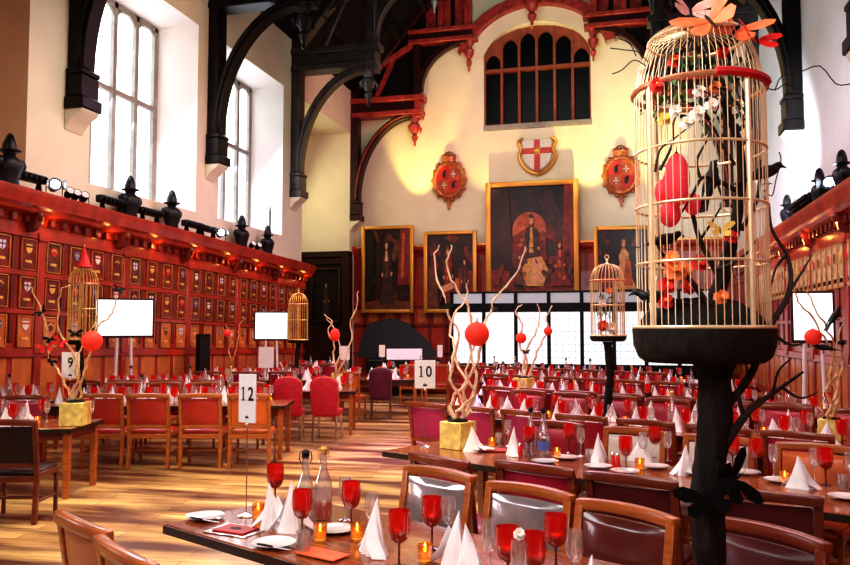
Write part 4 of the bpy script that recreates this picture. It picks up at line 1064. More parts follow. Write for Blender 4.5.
# ------------------------------------------------------------------ tableware
NEAR = ('T1', 'T2')
def tw(kind, loc, where, rz=None):
    rz = rng.uniform(0, 6.28) if rz is None else rz; near = where in NEAR; w = W_[where]
    if kind == 'goblet': o = spawn('gob' + str(near), goblet(near, True), loc, rz); later(o, 'red goblet', w, 'wine glass', 'red goblets ' + w)
    elif kind == 'clear': o = spawn('clr' + str(near), goblet(near, False), loc, rz); later(o, 'clear wine glass', w, 'wine glass', 'clear wine glasses ' + w)
    elif kind == 'napkin': k = rng.randrange(3); o = spawn('nap%d' % k, napkin_maker(k), loc, rz); later(o, 'white napkin cone', w, 'napkin', 'folded white napkins ' + w)
    elif kind == 'plate': o = spawn('plate', plate_make, loc, rz); later(o, 'white side plate', w, 'plate', 'side plates ' + w)
    elif kind == 'votive': o = spawn('vot', votive(True), loc, rz); later(o, 'glowing amber votive candle', w, 'candle', 'votive candles ' + w)
    elif kind == 'tumbler': o = spawn('tumb', tumbler_make, loc, rz); later(o, 'clear water tumbler', w, 'glass', 'water tumblers ' + w)
    elif kind == 'knife': o = spawn('knife', knife_make, loc, rz); later(o, 'dark handled butter knife', w, 'knife', 'butter knives ' + w)
    elif kind == 'carafe': o = spawn('carafe0', carafe(0), loc, rz); later(o, 'glass carafe with rosy drink', w, 'carafe', 'carafes ' + w)
    elif kind == 'carafe_clear': o = spawn('carafe1', carafe(1), loc, rz); later(o, 'clear stoppered glass carafe', w, 'carafe', 'carafes ' + w)
    elif kind == 'bottle': o = spawn('carafe2', carafe(2), loc, rz); later(o, 'water bottle with blue label', w, 'bottle', 'bottles ' + w)
    elif kind == 'mill': o = spawn('mill', cruet_make, loc, rz); later(o, 'small red pepper mill', w, 'pepper mill', 'pepper mills ' + w)
    return o
TZ = .75
def px_items(where, lst):
    for kind, x, y in lst: tw(kind, onz(x, y, TZ), where)
px_items('T1', [('plate', 205, 519), ('plate', 274, 546), ('goblet', 275, 506), ('goblet', 302, 540), ('goblet', 351, 529), ('goblet', 399, 567), ('goblet', 432, 549), ('goblet', 508, 588), ('goblet', 556, 572), ('goblet', 534, 596),
    ('napkin', 272, 528), ('napkin', 294, 531), ('napkin', 374, 553), ('napkin', 455, 566), ('napkin', 470, 582), ('carafe_clear', 305, 525), ('carafe', 323, 519), ('votive', 258, 519), ('votive', 320, 542), ('votive', 357, 541), ('votive', 425, 563), ('votive', 625, 604),
    ('tumbler', 303, 553), ('clear', 372, 540), ('clear', 490, 575), ('clear', 575, 588), ('clear', 449, 545), ('clear', 345, 520), ('clear', 520, 600), ('plate', 335, 532), ('plate', 425, 585), ('napkin', 592, 610)])
for x, y in ((203, 520), (272, 547)): tw('knife', onz(x, y, TZ + .022), 'T1', RZ + .2)
px_items('T2', [('napkin', 474, 451), ('napkin', 513, 455), ('tumbler', 499, 444), ('carafe_clear', 531, 455), ('goblet', 529, 456), ('bottle', 544, 457), ('mill', 520, 456), ('goblet', 569, 453), ('clear', 581, 456), ('napkin', 598, 463), ('goblet', 626, 470),
    ('goblet', 655, 457), ('clear', 668, 461), ('napkin', 685, 474), ('plate', 566, 459), ('plate', 655, 468), ('mill', 613, 466), ('mill', 618, 467), ('goblet', 733, 470), ('goblet', 757, 473), ('clear', 774, 477), ('votive', 785, 484), ('napkin', 802, 488), ('votive', 492, 447), ('plate', 545, 463), ('plate', 625, 473), ('clear', 700, 470), ('plate', 745, 474), ('clear', 508, 446), ('votive', 557, 458), ('plate', 695, 474), ('plate', 720, 474), ('plate', 598, 468), ('plate', 483, 451), ('clear', 643, 462), ('clear', 725, 468), ('napkin', 640, 461), ('tumbler', 590, 462), ('plate', 780, 482), ('napkin', 715, 466), ('votive', 640, 470), ('clear', 815, 482), ('goblet', 826, 485)])
px_items('T2b', [('tumbler', 843, 490), ('clear', 850, 487), ('plate', 846, 499)])
o = menu(.20, .14, 'menu_red', 'silver'); o.location = onz(236, 531, TZ); o.rotation_euler = (0, 0, RZ + .25); tag(o, 'red menu booklet with dark emblem on a silver mat', 'menu')
o = menu(.24, .12, 'menu_orange'); o.location = onz(322, 556, TZ); o.rotation_euler = (0, 0, RZ + .1); tag(o, 'orange menu card lying by the red goblets on the near table', 'menu')
o = menu(.24, .16, 'menu_red'); o.location = onz(492, 451, TZ); o.rotation_euler = (0, 0, RZ + .6); tag(o, 'red menu card between two napkins beside the gold box', 'menu')
def auto(where, P, e0, e1, nc, hw, rz, step=.56, sides=(-1, 1), avoid=()):
    k = 0; e = e0
    while e <= e1 + .01:
        for sd in sides:
            j = lambda a: rng.uniform(-a, a)
            def ok(p):
                return all((p.xy - a.xy).length > rad for a, rad in avoid)
            for kind, de, dn in (('napkin', -.03, .26), ('goblet', .12, .16), ('clear', .20, .22)):
                p = P(e + de + j(.025), nc + sd * (hw - dn) + j(.02), TZ)
                if ok(p): tw(kind, p, where)
        for kind, prob in (('votive', .8), ('carafe' if k % 4 == 1 else 'carafe_clear', .45)):
            if rng.random() < prob and (e + .36 < e1 + .2):
                p = P(e + rng.uniform(.2, .35), nc + rng.uniform(-.06, .06), TZ)
                if all((p.xy - a.xy).length > rad for a, rad in avoid): tw(kind, p, where)
        e += step; k += 1
# ------------------------------------------------------------------ caged stands
def bfly(key, s, m1, m2, loc, rot, label):
    o = spawn('bf_' + key, butterfly(s, m1, m2), loc); o.rotation_euler = rot; tag(o, label, 'butterfly'); return o
def blossom_maker(m, n=7):
    def make():
        b = MB().use(m); rr = random.Random(n)
        for k in range(n):
            a = 2 * PI * k / n; T = Matrix.Rotation(a, 4, 'Z') @ Matrix.Rotation(R(35), 4, 'Y')
            b.add([(0, 0, 0), (.35, .28, .08), (.8, .30, .12), (1, 0, .02), (.8, -.30, .12), (.35, -.28, .08)], [(0, 1, 2, 3, 4, 5)], T)
            T = Matrix.Rotation(a + .4, 4, 'Z') @ Matrix.Rotation(R(-25), 4, 'Y')
            b.add([(0, 0, 0), (.3, .22, .08), (.6, .24, .12), (.75, 0, .02), (.6, -.24, .12), (.3, -.22, .08)], [(0, 1, 2, 3, 4, 5)], T)
        b.use('petal_yellow'); b.ball((0, 0, .1), .16, 8, 6)
        return b.build('artificial_flower', recalc=False)
    return make
def sprig(name, m, n, s, seed):
    rr = random.Random(seed); b = MB().use(m)
    for k in range(n):
        p = Vector((rr.uniform(-1, 1), rr.uniform(-1, 1), rr.uniform(-.7, .7))) * s; T = Matrix.Translation(p) @ Euler((rr.uniform(0, 6), rr.uniform(0, 6), rr.uniform(0, 6))).to_matrix().to_4x4()
        q = s * .34
        b.add([(0, 0, 0), (q * .4, q * .35, q * .08), (q, q * .3, 0), (q * 1.5, 0, -q * .1), (q, -q * .3, 0), (q * .4, -q * .35, q * .08)], [(0, 1, 2, 3, 4, 5)], T)
    b.use('dark_branch')
    for k in range(4): b.tube([(0, 0, -s * .6), (rr.uniform(-1, 1) * s * .5, rr.uniform(-1, 1) * s * .5, 0), (rr.uniform(-1, 1) * s, rr.uniform(-1, 1) * s, s * .6)], s * .03, 5)
    return b.build(name, recalc=False)
DB = 2.95
cb = atd(703, 329, DB); BX, BY = cb.x, cb.y
def bp(px, py, dd=0.0): return atd(px, py, DB + dd) - Vector((BX, BY, TZ))
def cl(px, py, dd=0.0): return atd(px, py, DB + dd)
tp = atd(711, 400, DB); off = Vector((tp.x - BX, tp.y - BY, 0))
st = tree_stand(1.675 - TZ, .058, '', 3, branches=[
    ([bp(725, 445, -.05), bp(745, 415, -.08), bp(760, 402, -.08), bp(783, 386, -.02), bp(803, 372, .02)], .018),
    ([bp(728, 405, .0), bp(752, 372, -.02), bp(768, 330, -.05), bp(789, 292, -.05), bp(788, 258, -.02), bp(772, 230, 0), bp(769, 203, 0)], .016),
    ([bp(789, 292, -.05), bp(800, 275, -.05), bp(812, 255, -.02)], .007), ([bp(768, 330, -.05), bp(790, 345, -.08), bp(806, 342, -.08)], .008),
    ([bp(786, 255, -.02), bp(776, 268, 0), bp(770, 290, 0)], .007), ([bp(743, 414, -.08), bp(738, 390, -.1), bp(747, 374, -.1), bp(744, 358, -.1)], .009),
    ([bp(772, 400, -.05), bp(778, 372, -.06), bp(792, 358, -.06)], .007), ([bp(780, 386, -.03), bp(800, 398, -.03), bp(818, 392, 0)], .007)])
st.location = (BX, BY, TZ)
for c in KIDS[st]:
    if c.name.startswith(('trunk', 'root_mound')): c.location = (off.x * .9, off.y * .9, 0)
tag(st, 'thick dark bark trunk stand with twisting branches holding the big birdcage', 'stand')
HZ = atd(703, 66, DB - .25).z - EYE
rings = [(atd(703, y, DB - .25).z - EYE, 1.0) for y in (135, 196, 258)] + [(HZ, 2.1)]
cage = wire_cage('bird_cage', .238, HZ, 54, rings, 'brass', 'brass', .125, .255, tier=(.76, .20), wr=.0019, pr=.0095, ring_r=.0052, finial=False, nposts=4, pa=YAW + R(-65), base_m='bark')
cage.location = (BX, BY, EYE); tag(cage, 'large brass wire birdcage on the thick bark trunk, filled with lanterns and flowers', 'birdcage')
rt_ = MB().use('brass'); rt_.tube([(.238 * .76 * math.cos(t * PI / 20), .238 * .76 * math.sin(t * PI / 20), HZ + .20) for t in range(40)], .007, 8, closed=True); rt_.build('upper_ring', cage)
rb = MB().use('ribbon'); P = [(.246 * math.cos(R(a) + YAW), .246 * math.sin(R(a) + YAW), HZ + .004) for a in range(-95, -25, 5)]; rb.tube(P, .0165, 7); rb.build('red_ribbon', cage)
b = MB().use('moss'); rows = []
for i in range(6):
    a = PI / 2 * i / 5; rows.append([(.225 * math.cos(a) * (1 + .04 * math.sin(j * 3)) * math.cos(2 * PI * j / 22), .225 * math.cos(a) * (1 + .04 * math.sin(j * 3)) * math.sin(2 * PI * j / 22), .095 * math.sin(a) * (1 + .25 * math.sin(j * 2.3 + i))) for j in range(22)])
b.grid(rows, close=True); o = b.build('moss_bed', loc=(BX, BY, EYE + .007)); tag(o, 'black moss heaped over the floor of the big birdcage', 'moss', kind='stuff')
root = empty('cage_branch', (BX, BY, EYE + .05)); K = Vector((BX, BY, EYE + .05))
for pts, r0 in (([cl(705, 322), cl(722, 280), cl(733, 235), cl(741, 185), cl(738, 140), cl(722, 100)], .032), ([cl(722, 282), cl(700, 240), cl(690, 205), cl(678, 180)], .012), ([cl(708, 305, -.1), cl(690, 280, -.1), cl(672, 268, -.1), cl(656, 262, -.08)], .012),
        ([cl(735, 190, -.05), cl(716, 180, -.08), cl(702, 178, -.1), cl(692, 196, -.1), cl(680, 215, -.1)], .010), ([cl(700, 178, -.1), cl(697, 160, -.1), cl(707, 140, -.1), cl(714, 118, -.1)], .006), ([cl(660, 170, -.12), cl(672, 145, -.12), cl(673, 125, -.12), cl(678, 112, -.12)], .006),
        ([cl(655, 172, -.12), cl(660, 150, -.12), cl(675, 138, -.12), cl(695, 122, -.1)], .005), ([cl(690, 290, .1), cl(660, 250, .1), cl(650, 220, .1)], .008), ([cl(741, 230), cl(757, 200, .0), cl(760, 160, .0)], .010), ([cl(735, 165, .05), cl(722, 145, .05), cl(714, 128, .05), cl(704, 116, .05)], .007), ([cl(739, 150, .0), cl(750, 130, .0), cl(752, 105, .0), cl(745, 88, .0)], .008), ([cl(715, 270, -.1), cl(735, 262, -.12), cl(750, 250, -.12), cl(757, 238, -.1)], .007), ([cl(700, 240, -.05), cl(712, 222, -.08), cl(722, 205, -.08)], .006), ([cl(690, 290, .05), cl(676, 272, .05), cl(660, 285, .05)], .008), ([cl(736, 210, .05), cl(722, 196, .08), cl(714, 170, .08)], .007)):
    b = MB().use('dark_branch' if r0 < .03 else 'bark'); P = [p - K for p in smooth_path(pts, 4)]; b.tube(P, [r0 * (1 - .7 * i / len(P)) for i in range(len(P))], 8); b.build('branch', root)
tag(root, 'dark bare branch standing inside the big birdcage', 'branch')
def lant(m, p, s, label):
    o = spawn('lan_' + m, lantern_maker(m), p); o.scale = s; tag(o, label, 'paper lantern'); return o
lant('lantern_pink', cl(677, 180, -.08), (.046, .046, .10), 'tall pink-red paper lantern hanging inside the big birdcage')
lant('lantern_pink', cl(664, 192, .03), (.035, .035, .05), 'pink-red paper lantern beside the tall one at the wires of the big birdcage')
lant('lantern_pink', cl(693, 204, -.03), (.033, .033, .042), 'smallest round pink-red lantern in the big birdcage, right of the tall one')
lant('lantern_pink', cl(670, 214, -.02), (.040, .040, .05), 'lowest pink-red paper lantern in the big birdcage')
def bird(p, rz, s, label, tilt=0.0):
    o = spawn('crow', crow_make, p, rz, s); o.rotation_euler = (0, tilt, rz); tag(o, label, 'bird ornament'); return o
bird(cl(714, 183, -.05), YAW + PI * .15, .40, 'black bird ornament on the branch in the middle of the big birdcage', R(-50))
bird(cl(655, 302, -.05), YAW + PI * .9, .42, 'black bird ornament low by the left wires of the big birdcage', R(10))
bird(cl(665, 244, .05), YAW + .2, .38, 'black bird ornament on a branch under the lanterns in the cage', R(5))
bird(cl(764, 178, -.02), YAW + .1, .42, 'black bird ornament perched outside the big birdcage wires', R(0))
o = spawn('bf_yel', butterfly(.055, 'petal_yellow'), cl(720, 230, -.1)); o.rotation_euler = (R(75), 0, YAW); tag(o, 'pale yellow butterfly ornament inside the big birdcage', 'butterfly')
for i, (m, x, y, dd, s, lab) in enumerate((('petal_orange', 672, 258, -.12, .040, 'orange flower above the orange cluster in the big birdcage'), ('petal_orange', 684, 270, -.1, .045, 'largest orange flower on the big birdcage branch'), ('petal_red', 668, 284, -.12, .04, 'red flower below the orange flowers in the big birdcage'), ('petal_red', 732, 236, -.1, .030, 'small red flower by the trunk inside the big birdcage'),
        ('petal_orange', 722, 296, -.12, .034, 'orange flower just above the moss in the big birdcage'), ('petal_red', 690, 285, .0, .04, 'red flower behind the orange cluster in the big birdcage'), ('petal_red', 666, 300, -.1, .035, 'lowest red flower near the moss in the big birdcage'), ('petal_white', 698, 112, -.14, .036, 'larger white flower under the dome of the big birdcage'), ('petal_white', 676, 110, -.14, .028, 'small white flower left under the dome of the big birdcage'),
        ('petal_white', 700, 90, -.14, .03, 'white flower closest to the dome ring of the big birdcage'), ('petal_yellow', 664, 118, -.1, .030, 'yellow flower under the dome of the big birdcage'), ('petal_red', 657, 84, -.1, .034, 'red flower at the dome ring of the big birdcage'), ('petal_red', 675, 60, .0, .034, 'red flower inside the dome of the big birdcage'), ('petal_orange', 716, 86, -.05, .028, 'orange flower under the dome ring of the big birdcage'), ('petal_red', 723, 52, .0, .030, 'red flower high in the dome of the big birdcage'), ('petal_orange', 676, 268, -.14, .05, 'orange flower at the wires in the middle of the orange cluster'), ('petal_red', 700, 262, .02, .04, 'red flower at the right end of the orange cluster'), ('petal_white', 712, 104, -.16, .03, 'white flower right of the other white flowers under the dome'), ('petal_white', 686, 122, -.16, .03, 'lowest white flower under the dome of the big birdcage'))):
    o = spawn('fl_' + m, blossom_maker(m), cl(x, y, dd)); o.scale = (s,) * 3; o.rotation_euler = (R(50 + 10 * (i % 3)), R(8 * (i % 5) - 16), YAW); tag(o, lab, 'flower', 'flowers in the big birdcage')
for i, (x, y, dd, s, m) in enumerate(((715, 100, .0, .09, 'leaf_dark'), (672, 92, .02, .07, 'leaf'), (690, 55, .03, .08, 'leaf_dark'), (725, 120, .05, .07, 'leaf_dark'), (688, 62, -.05, .035, 'leaf'), (735, 70, .05, .06, 'leaf'), (655, 105, .04, .05, 'leaf'), (742, 108, .02, .06, 'leaf_dark'))):
    o = sprig('leafy_foliage', m, 26, s, 40 + i); o.location = cl(x, y, dd); tag(o, ['dark green leafy sprig at the middle of the cage dome ring', 'bright green sprig near the left of the cage ring', 'dark sprig filling the dome of the big birdcage', 'dark green sprig right of the white flowers in the cage', 'tiny bright green sprig in the front of the cage dome', 'green sprig at the right inside the big cage dome', 'green sprig at the left wires below the cage ring', 'dark green sprig at the right wires below the cage ring'][i], 'foliage', kind='stuff')
bfly('pink', .12, 'butterfly_pink', 'butterfly_pink', cl(690, 11, -.14), (R(58), R(8), YAW + .15), 'pale pink butterfly ornament on top of the big birdcage')
bfly('org', .13, 'butterfly_orange', 'butterfly_orange', cl(710, 21, -.2), (R(62), R(-30), YAW - .3), 'orange butterfly ornament on top of the big birdcage')
bfly('org', .11, 'butterfly_orange', 'butterfly_orange', cl(735, 31, -.1), (R(55), R(28), YAW - .5), 'second orange butterfly on the dome shoulder of the big birdcage')
bfly('red', .10, 'butterfly_red', 'butterfly_red', cl(757, 41, -.12), (R(50), R(14), YAW + .2), 'bright red butterfly ornament clinging to the dome of the big birdcage')
bfly('blk', .12, 'black', 'black', cl(734, 479, -.12), (R(85), R(70), YAW + .25), 'black butterfly ornament on the right of the bark trunk')
bfly('blk', .10, 'black', 'black', cl(707, 499, -.12), (R(85), R(-15), YAW - .3), 'black butterfly ornament on the left of the bark trunk')
o = empty('bare_twig', cl(648, 62)); K = cl(648, 62)
for pts in ([(648, 62), (638, 52), (626, 50), (610, 48)], [(646, 66), (634, 60), (622, 70), (612, 74)], [(636, 56), (630, 44), (618, 38)]):
    b = MB().use('dark_branch'); b.tube([p - K for p in smooth_path([cl(*q) for q in pts], 3)], .0022, 5); b.build('twig', o)
tag(o, 'thin bare twig reaching left from the big birdcage dome', 'twig')
o = empty('bare_twig', cl(762, 86)); K = cl(762, 86)
for pts in ([(762, 86), (775, 90), (786, 84), (800, 90)], [(775, 90), (782, 76), (800, 72), (820, 66), (836, 84), (850, 84)], [(764, 190), (772, 196), (776, 180), (781, 160), (779, 152)], [(764, 196), (770, 215), (766, 232)]):
    b = MB().use('dark_branch'); b.tube([p - K for p in smooth_path([cl(*q) for q in pts], 3)], .0024, 5); b.build('twig', o)
tag(o, 'thin bare twig reaching right from the big birdcage dome', 'twig')

o = spawn('fl_petal_white', blossom_maker('petal_white'), onz(520, 600, TZ) + Vector((0, 0, .255))); o.scale = (.03,) * 3; o.rotation_euler = (R(50), 0, YAW); tag(o, 'white flower head resting in a clear glass on the closest table', 'flower')
# small cages on trunks
def small_cage(px, ybase, ytop, d, tablez, label, lab_st, wire, R0=.2, red=False, dome=None):
    p = atd(px, ybase, d); zt = atd(px, ytop, d).z; H = zt - p.z
    s_ = tree_stand(p.z - .07 - tablez, .045, '', int(px)); s_.location = (p.x, p.y, tablez); tag(s_, lab_st, 'stand')
    c = wire_cage('bird_cage', R0, H * .72, 26, [(H * .72, 1.6), (H * .4, 1.0), (.006, 1.2)], wire, wire, .065, H * .22, wr=.0042, pr=.008, pa=.5)
    c.location = p; tag(c, label, 'birdcage'); return p, H
p, H = small_cage(608, 336, 259, 9.45, TZ, 'smaller pale wire birdcage with domed top in front of the white screens', 'slim dark trunk stand under the small birdcage by the white screens', 'brass')
for i, (m, dz, dx, s, lab) in enumerate((('leaf', .42, 0, .10, 'green sprig in the upper half of the small birdcage'), ('leaf', .30, -.03, .09, 'green sprig in the middle of the small birdcage'))):
    o = sprig('leafy_foliage', m, 22, s, 70 + i); o.location = p + Vector((dx, -.03, dz)); tag(o, lab, 'foliage', kind='stuff')
for i, (m, dz, dx, s, lab) in enumerate((('petal_red', .13, -.05, .085, 'red flower low in the small birdcage'), ('petal_white', .11, .05, .09, 'white flower low in the small birdcage'), ('petal_white', .40, -.05, .055, 'white flower high in the small birdcage'), ('petal_orange', .55, .03, .05, 'orange flower at the top of the small birdcage'))):
    o = spawn('fl_' + m, blossom_maker(m), p + Vector((dx, -.08, dz))); o.scale = (s,) * 3; o.rotation_euler = (R(70), 0, YAW); tag(o, lab, 'flower', 'flowers in the small birdcage')
SC1 = p
p, H = small_cage(82, 340, 262, 11.2, TZ, 'gold wire birdcage with a cone top above the number nine card', 'slim dark trunk under the gold birdcage above the number nine card', 'gold')
SC2 = p
b = MB().use('petal_red'); b.lathe([(.11, 0), (.085, .05), (.03, .22), (.01, .28), (0, .3)], 12); b.use('gold'); b.lathe([(.0, .29), (.02, .30), (.0, .33)], 8); o = b.build('cone_topper', loc=p + Vector((0, 0, H * .94))); tag(o, 'red cone topper on the gold birdcage above the number nine card', 'ornament')
p, H = small_cage(298, 340, 290, 16.4, TZ, 'small gold birdcage beside the smaller display screen', 'slim dark trunk under the gold birdcage beside the smaller display', 'gold')
SC3 = p

# ------------------------------------------------------------------ branch centrepieces
def centrepiece(px, py, d, size, branches, m, label, rbase=.014, box_rz=None, boxm='gold_leaf'):
    base = onz(px, py, TZ); K = base; root = empty('branch_centrepiece', base)
    b = MB().use(boxm); s = size; b.box((0, 0, s / 2), (s, s, s), (0, 0, (RZ if box_rz is None else box_rz))); b.build('gilt_box', root, bevel=.006)
    b = MB().use('moss'); b.ball((0, 0, s), (s * .42, s * .42, .03), 10, 6); b.build('moss_filling', root)
    for i, pts in enumerate(branches):
        Q = [Vector((base.x, base.y, TZ + s * .9)) + Vector(((i % 3 - 1) * s * .15, 0, 0))] + [atd(x, y, d + dd) for x, y, dd in pts]; P = [q - K for q in smooth_path(Q, 4)]; rr = random.Random(i + int(px))
        P = [q + Vector((rr.uniform(-1, 1), rr.uniform(-1, 1), rr.uniform(-1, 1))) * .012 for q in P]
        b = MB().use(m); b.tube(P, [rbase * (1.15 - .75 * k / len(P)) * rr.uniform(.85, 1.2) for k in range(len(P))], 7); b.build('branch', root)
    tag(root, label, 'centrepiece', 'gold box branch centrepieces'); return root
centrepiece(458, 448, 6.9, .235, [
    [(452, 400, 0), (466, 382, -.1), (456, 360, 0), (459, 332, 0), (447, 312, 0), (443, 292, 0), (434, 266, .1), (438, 246, .1)],
    [(468, 405, 0), (476, 380, 0), (470, 352, .05), (471, 318, 0), (463, 298, 0), (452, 280, 0), (447, 262, 0), (452, 246, 0)],
    [(462, 402, -.05), (450, 380, -.1), (455, 350, -.1), (450, 330, 0), (455, 312, 0), (466, 300, .1), (467, 284, .1)],
    [(470, 410, 0), (462, 388, 0), (478, 360, 0), (481, 335, .05), (490, 312, .1), (497, 296, .1), (516, 276, .1), (521, 260, .1), (526, 246, .1)],
    [(456, 412, -.1), (474, 395, -.1), (466, 370, -.15), (476, 345, -.1), (476, 330, -.05)]], 'ivory_branch', 'twisting pale gold branches in a gilt box beside the number ten card')
lant('lantern', atd(477, 334, 6.75), (.105,) * 3, 'red paper globe hanging on the branches beside the number ten card')
bfly('blk2', .07, 'black', 'black', atd(493, 310, 6.95), (R(30), R(10), YAW + .8), 'black butterfly ornament on the tall branches by the number ten card')
bfly('blk2', .07, 'black', 'black', atd(445, 304, 6.88), (R(80), R(40), YAW), 'black butterfly ornament on the outermost branch by the number ten card')
centrepiece(75, 425, 8.55, .25, [
    [(78, 390, 0), (84, 372, 0), (90, 355, 0), (93, 338, 0), (98, 326, 0), (110, 316, 0), (115, 303, 0), (117, 292, 0)],
    [(72, 392, 0), (80, 376, 0), (72, 352, 0), (60, 335, 0), (59, 310, 0), (61, 292, 0), (70, 284, 0)],
    [(70, 395, 0), (60, 372, 0), (50, 360, .1), (46, 330, .1), (42, 312, .1), (33, 292, .1), (28, 283, .1)],
    [(82, 395, 0), (76, 372, -.1), (80, 350, -.1), (92, 330, -.1), (98, 315, -.1)]], 'gold_branch', 'gold branches in a gilt box at the end of table nine', box_rz=RZL)
lant('lantern', atd(92, 341, 8.42), (.11,) * 3, 'red paper globe hanging above the number nine card')
for i, (x, y, rx, lab) in enumerate(((42, 312, 60, 'black butterfly on the outer branch at table nine'), (51, 339, 80, 'black butterfly over the red one at table nine'), (75, 334, 70, 'black butterfly above the number nine card'), (118, 290, 70, 'black butterfly at the branch tip before the display'), (50, 361, 80, 'lowest black butterfly on the branches at table nine'))): bfly('blk3', .085, 'black', 'black', atd(x, y, 8.52), (R(rx), R(20 * i - 40), YAW + .3 * i), lab)
for i, (x, y) in enumerate(((60, 342), (46, 348))): bfly('redb', .10, 'butterfly_red', 'butterfly_red', atd(x, y, 8.53), (R(75), R(25 - 40 * i), YAW + .4 * i), ['red butterfly beside the number nine card', 'red butterfly at the outer branches of table nine'][i])
centrepiece(524, 394, 12.9, .26, [
    [(524, 378, 0), (527, 360, 0), (520, 345, 0), (522, 325, 0), (516, 312, 0), (522, 304, 0)],
    [(527, 380, 0), (534, 362, 0), (540, 345, 0), (549, 330, 0), (546, 318, 0), (552, 306, 0)],
    [(522, 380, 0), (526, 350, 0), (535, 335, 0), (540, 318, 0), (537, 304, 0)]], 'ivory_branch', 'pale branches in a gilt box in front of the white screens', rbase=.02)
lant('lantern', atd(548, 331, 12.9), (.07,) * 3, 'small red globe at the right of the branches before the white screens')
lant('lantern', atd(521, 338, 12.88), (.09,) * 3, 'small red globe left in the branches before the white screens')
bfly('blk2', .07, 'black', 'black', atd(526, 352, 12.85), (R(80), 0, YAW), 'black butterfly in the branches before the white screens')
centrepiece(337, 384, 14.2, .2, [[(336, 370, 0), (333, 355, 0), (334, 345, 0), (328, 330, 0), (332, 322, 0), (324, 314, 0)], [(339, 372, 0), (348, 350, 0), (352, 335, 0), (350, 322, 0), (356, 308, 0), (358, 291, 0)], [(335, 372, 0), (340, 350, 0), (335, 330, 0), (326, 318, 0)]], 'ivory_branch', 'pale branches in a gilt box behind the arched chairs', rbase=.018, box_rz=RZL)
lant('lantern', atd(335, 335, 14.0), (.09, .09, .12), 'red lantern in the branches behind the arched rose chairs')
centrepiece(231, 378, 16.3, .2, [[(231, 360, 0), (229, 350, 0), (231, 340, 0), (226, 325, 0)], [(233, 360, 0), (238, 340, 0), (240, 325, 0), (246, 318, 0)]], 'gold_branch', 'thin gold branches against the glowing panels between the displays', rbase=.014, box_rz=RZL)
lant('lantern', atd(227, 333, 16.2), (.08,) * 3, 'small red globe in the branches between the two displays')
centrepiece(832, 440, 7.3, .2, [
    [(832, 415, 0), (838, 395, 0), (830, 375, 0), (834, 350, 0), (825, 325, 0), (815, 310, 0), (808, 290, 0)],
    [(828, 415, 0), (836, 390, 0), (842, 362, 0), (838, 340, 0), (845, 320, 0)],
    [(835, 412, 0), (826, 390, 0), (838, 370, 0), (828, 345, 0), (812, 318, 0), (800, 305, 0), (793, 290, 0)]], 'gold_branch', 'gold branches in a gilt box before the display on the right wall')
lant('lantern', atd(813, 337, 7.27), (.075,) * 3, 'dull red globe in front of the display on the right wall')
for i, (x, y, s, tl) in enumerate(((836, 318, 1.0, -30), (824, 350, .9, 10), (842, 345, .9, 30))): bird(atd(x, y, 7.29), YAW + [.3, 2.8, 1.2][i], s * .55, ['upper black bird on the branches before the right display', 'black bird beside the dull red globe at right', 'lower black bird on the branches at the right edge'][i], R(tl))

# ------------------------------------------------------------------ number stands
def stand(px, py, ptop, pbot, w, rz, txt, label, z=TZ, ox=0):
    p = onz(px, py, z); d = (p - CAMLOC).dot(FW); zt = atd(px, ptop, d).z; zb = atd(px, pbot, d).z
    return number_stand(p, rz, txt, zb - z, zt - z, w, label)
stand(246, 516, 374, 422, .125, YAW - R(28), '12', 'tall silver stand with the white number twelve card')
stand(425, 447, 360, 388, .185, YAW, '10', 'silver stand with the white number ten card beside the gilt box')
stand(69, 424, 352, 378, .20, YAW, '9', 'stand with the white number nine card by the gold branches')
def far_stand(px, d, y0, y1, w, label):
    p = atd(px, y1, d); zt = atd(px, y0, d).z; number_stand((p.x, p.y, TZ), YAW, '', p.z - TZ, zt - TZ, w, label)
far_stand(266, 16.4, 347, 368, .32, 'white blank card stand under the smaller display')
far_stand(345, 16.5, 346, 360, .2, 'white card stand behind the arched chairs and branches')
far_stand(382, 16.9, 345, 357, .13, 'small white card stand above the purple chair')
far_stand(440, 19.4, 345, 357, .13, 'small white card stand left of the white screens')

# ------------------------------------------------------------------ tableware on the farther tables
av = [(E(-5.15, 8.4), .22), (SC1, .16), (onz(524, 394, TZ), .22), (onz(832, 440, TZ), .2)]
auto('T3', E, -6.0, -1.75, 8.05, .475, RZ, .47, avoid=av)
auto('T4', E, -7.4, -2.5, 10.6, .475, RZ, .48, avoid=av)
auto('T5', E, -9.2, -4.2, 13.1, .475, RZ, .54, avoid=av)
auto('T6', E, -11.2, -6.2, 15.6, .475, RZ, .66, avoid=av)
def L(s, d, z=0.0): return G(s, d + .026 * (s + 4), z)
av2 = [(SC2, .16), (onz(75, 425, TZ), .24), (onz(69, 424, TZ), .12), (SC3, .16), (onz(231, 378, TZ), .2), (onz(337, 384, TZ), .2)]
auto('TA', G, -5.1, -2.1, 11.2, .45, RZL, .38, avoid=av2)
auto('T9', G, -6.0, -3.9, 8.7, .45, RZL, .5, avoid=av2)
auto('TB', G, -6.25, -5.7, 11.45, .45, RZL, .5, avoid=av2)
auto('TC', G, -5.55, -3.4, 13.85, .42, RZL, .36, avoid=av2)
auto('TC2', G, -4.35, -2.3, 16.5, .42, RZL, .38, avoid=av2)
auto('TD', G, -2.5, -1.4, 13.7, .45, RZL, .5, avoid=av2)
auto('TE', G, -1.6, -.35, 16.7, .45, RZL, .5, avoid=av2)
auto('TF', G, -1.0, .8, 19.6, .42, RZL, .55, avoid=av2)
auto('TG', G, -4.1, -2.0, 19.9, .42, RZL, .45, avoid=av2)

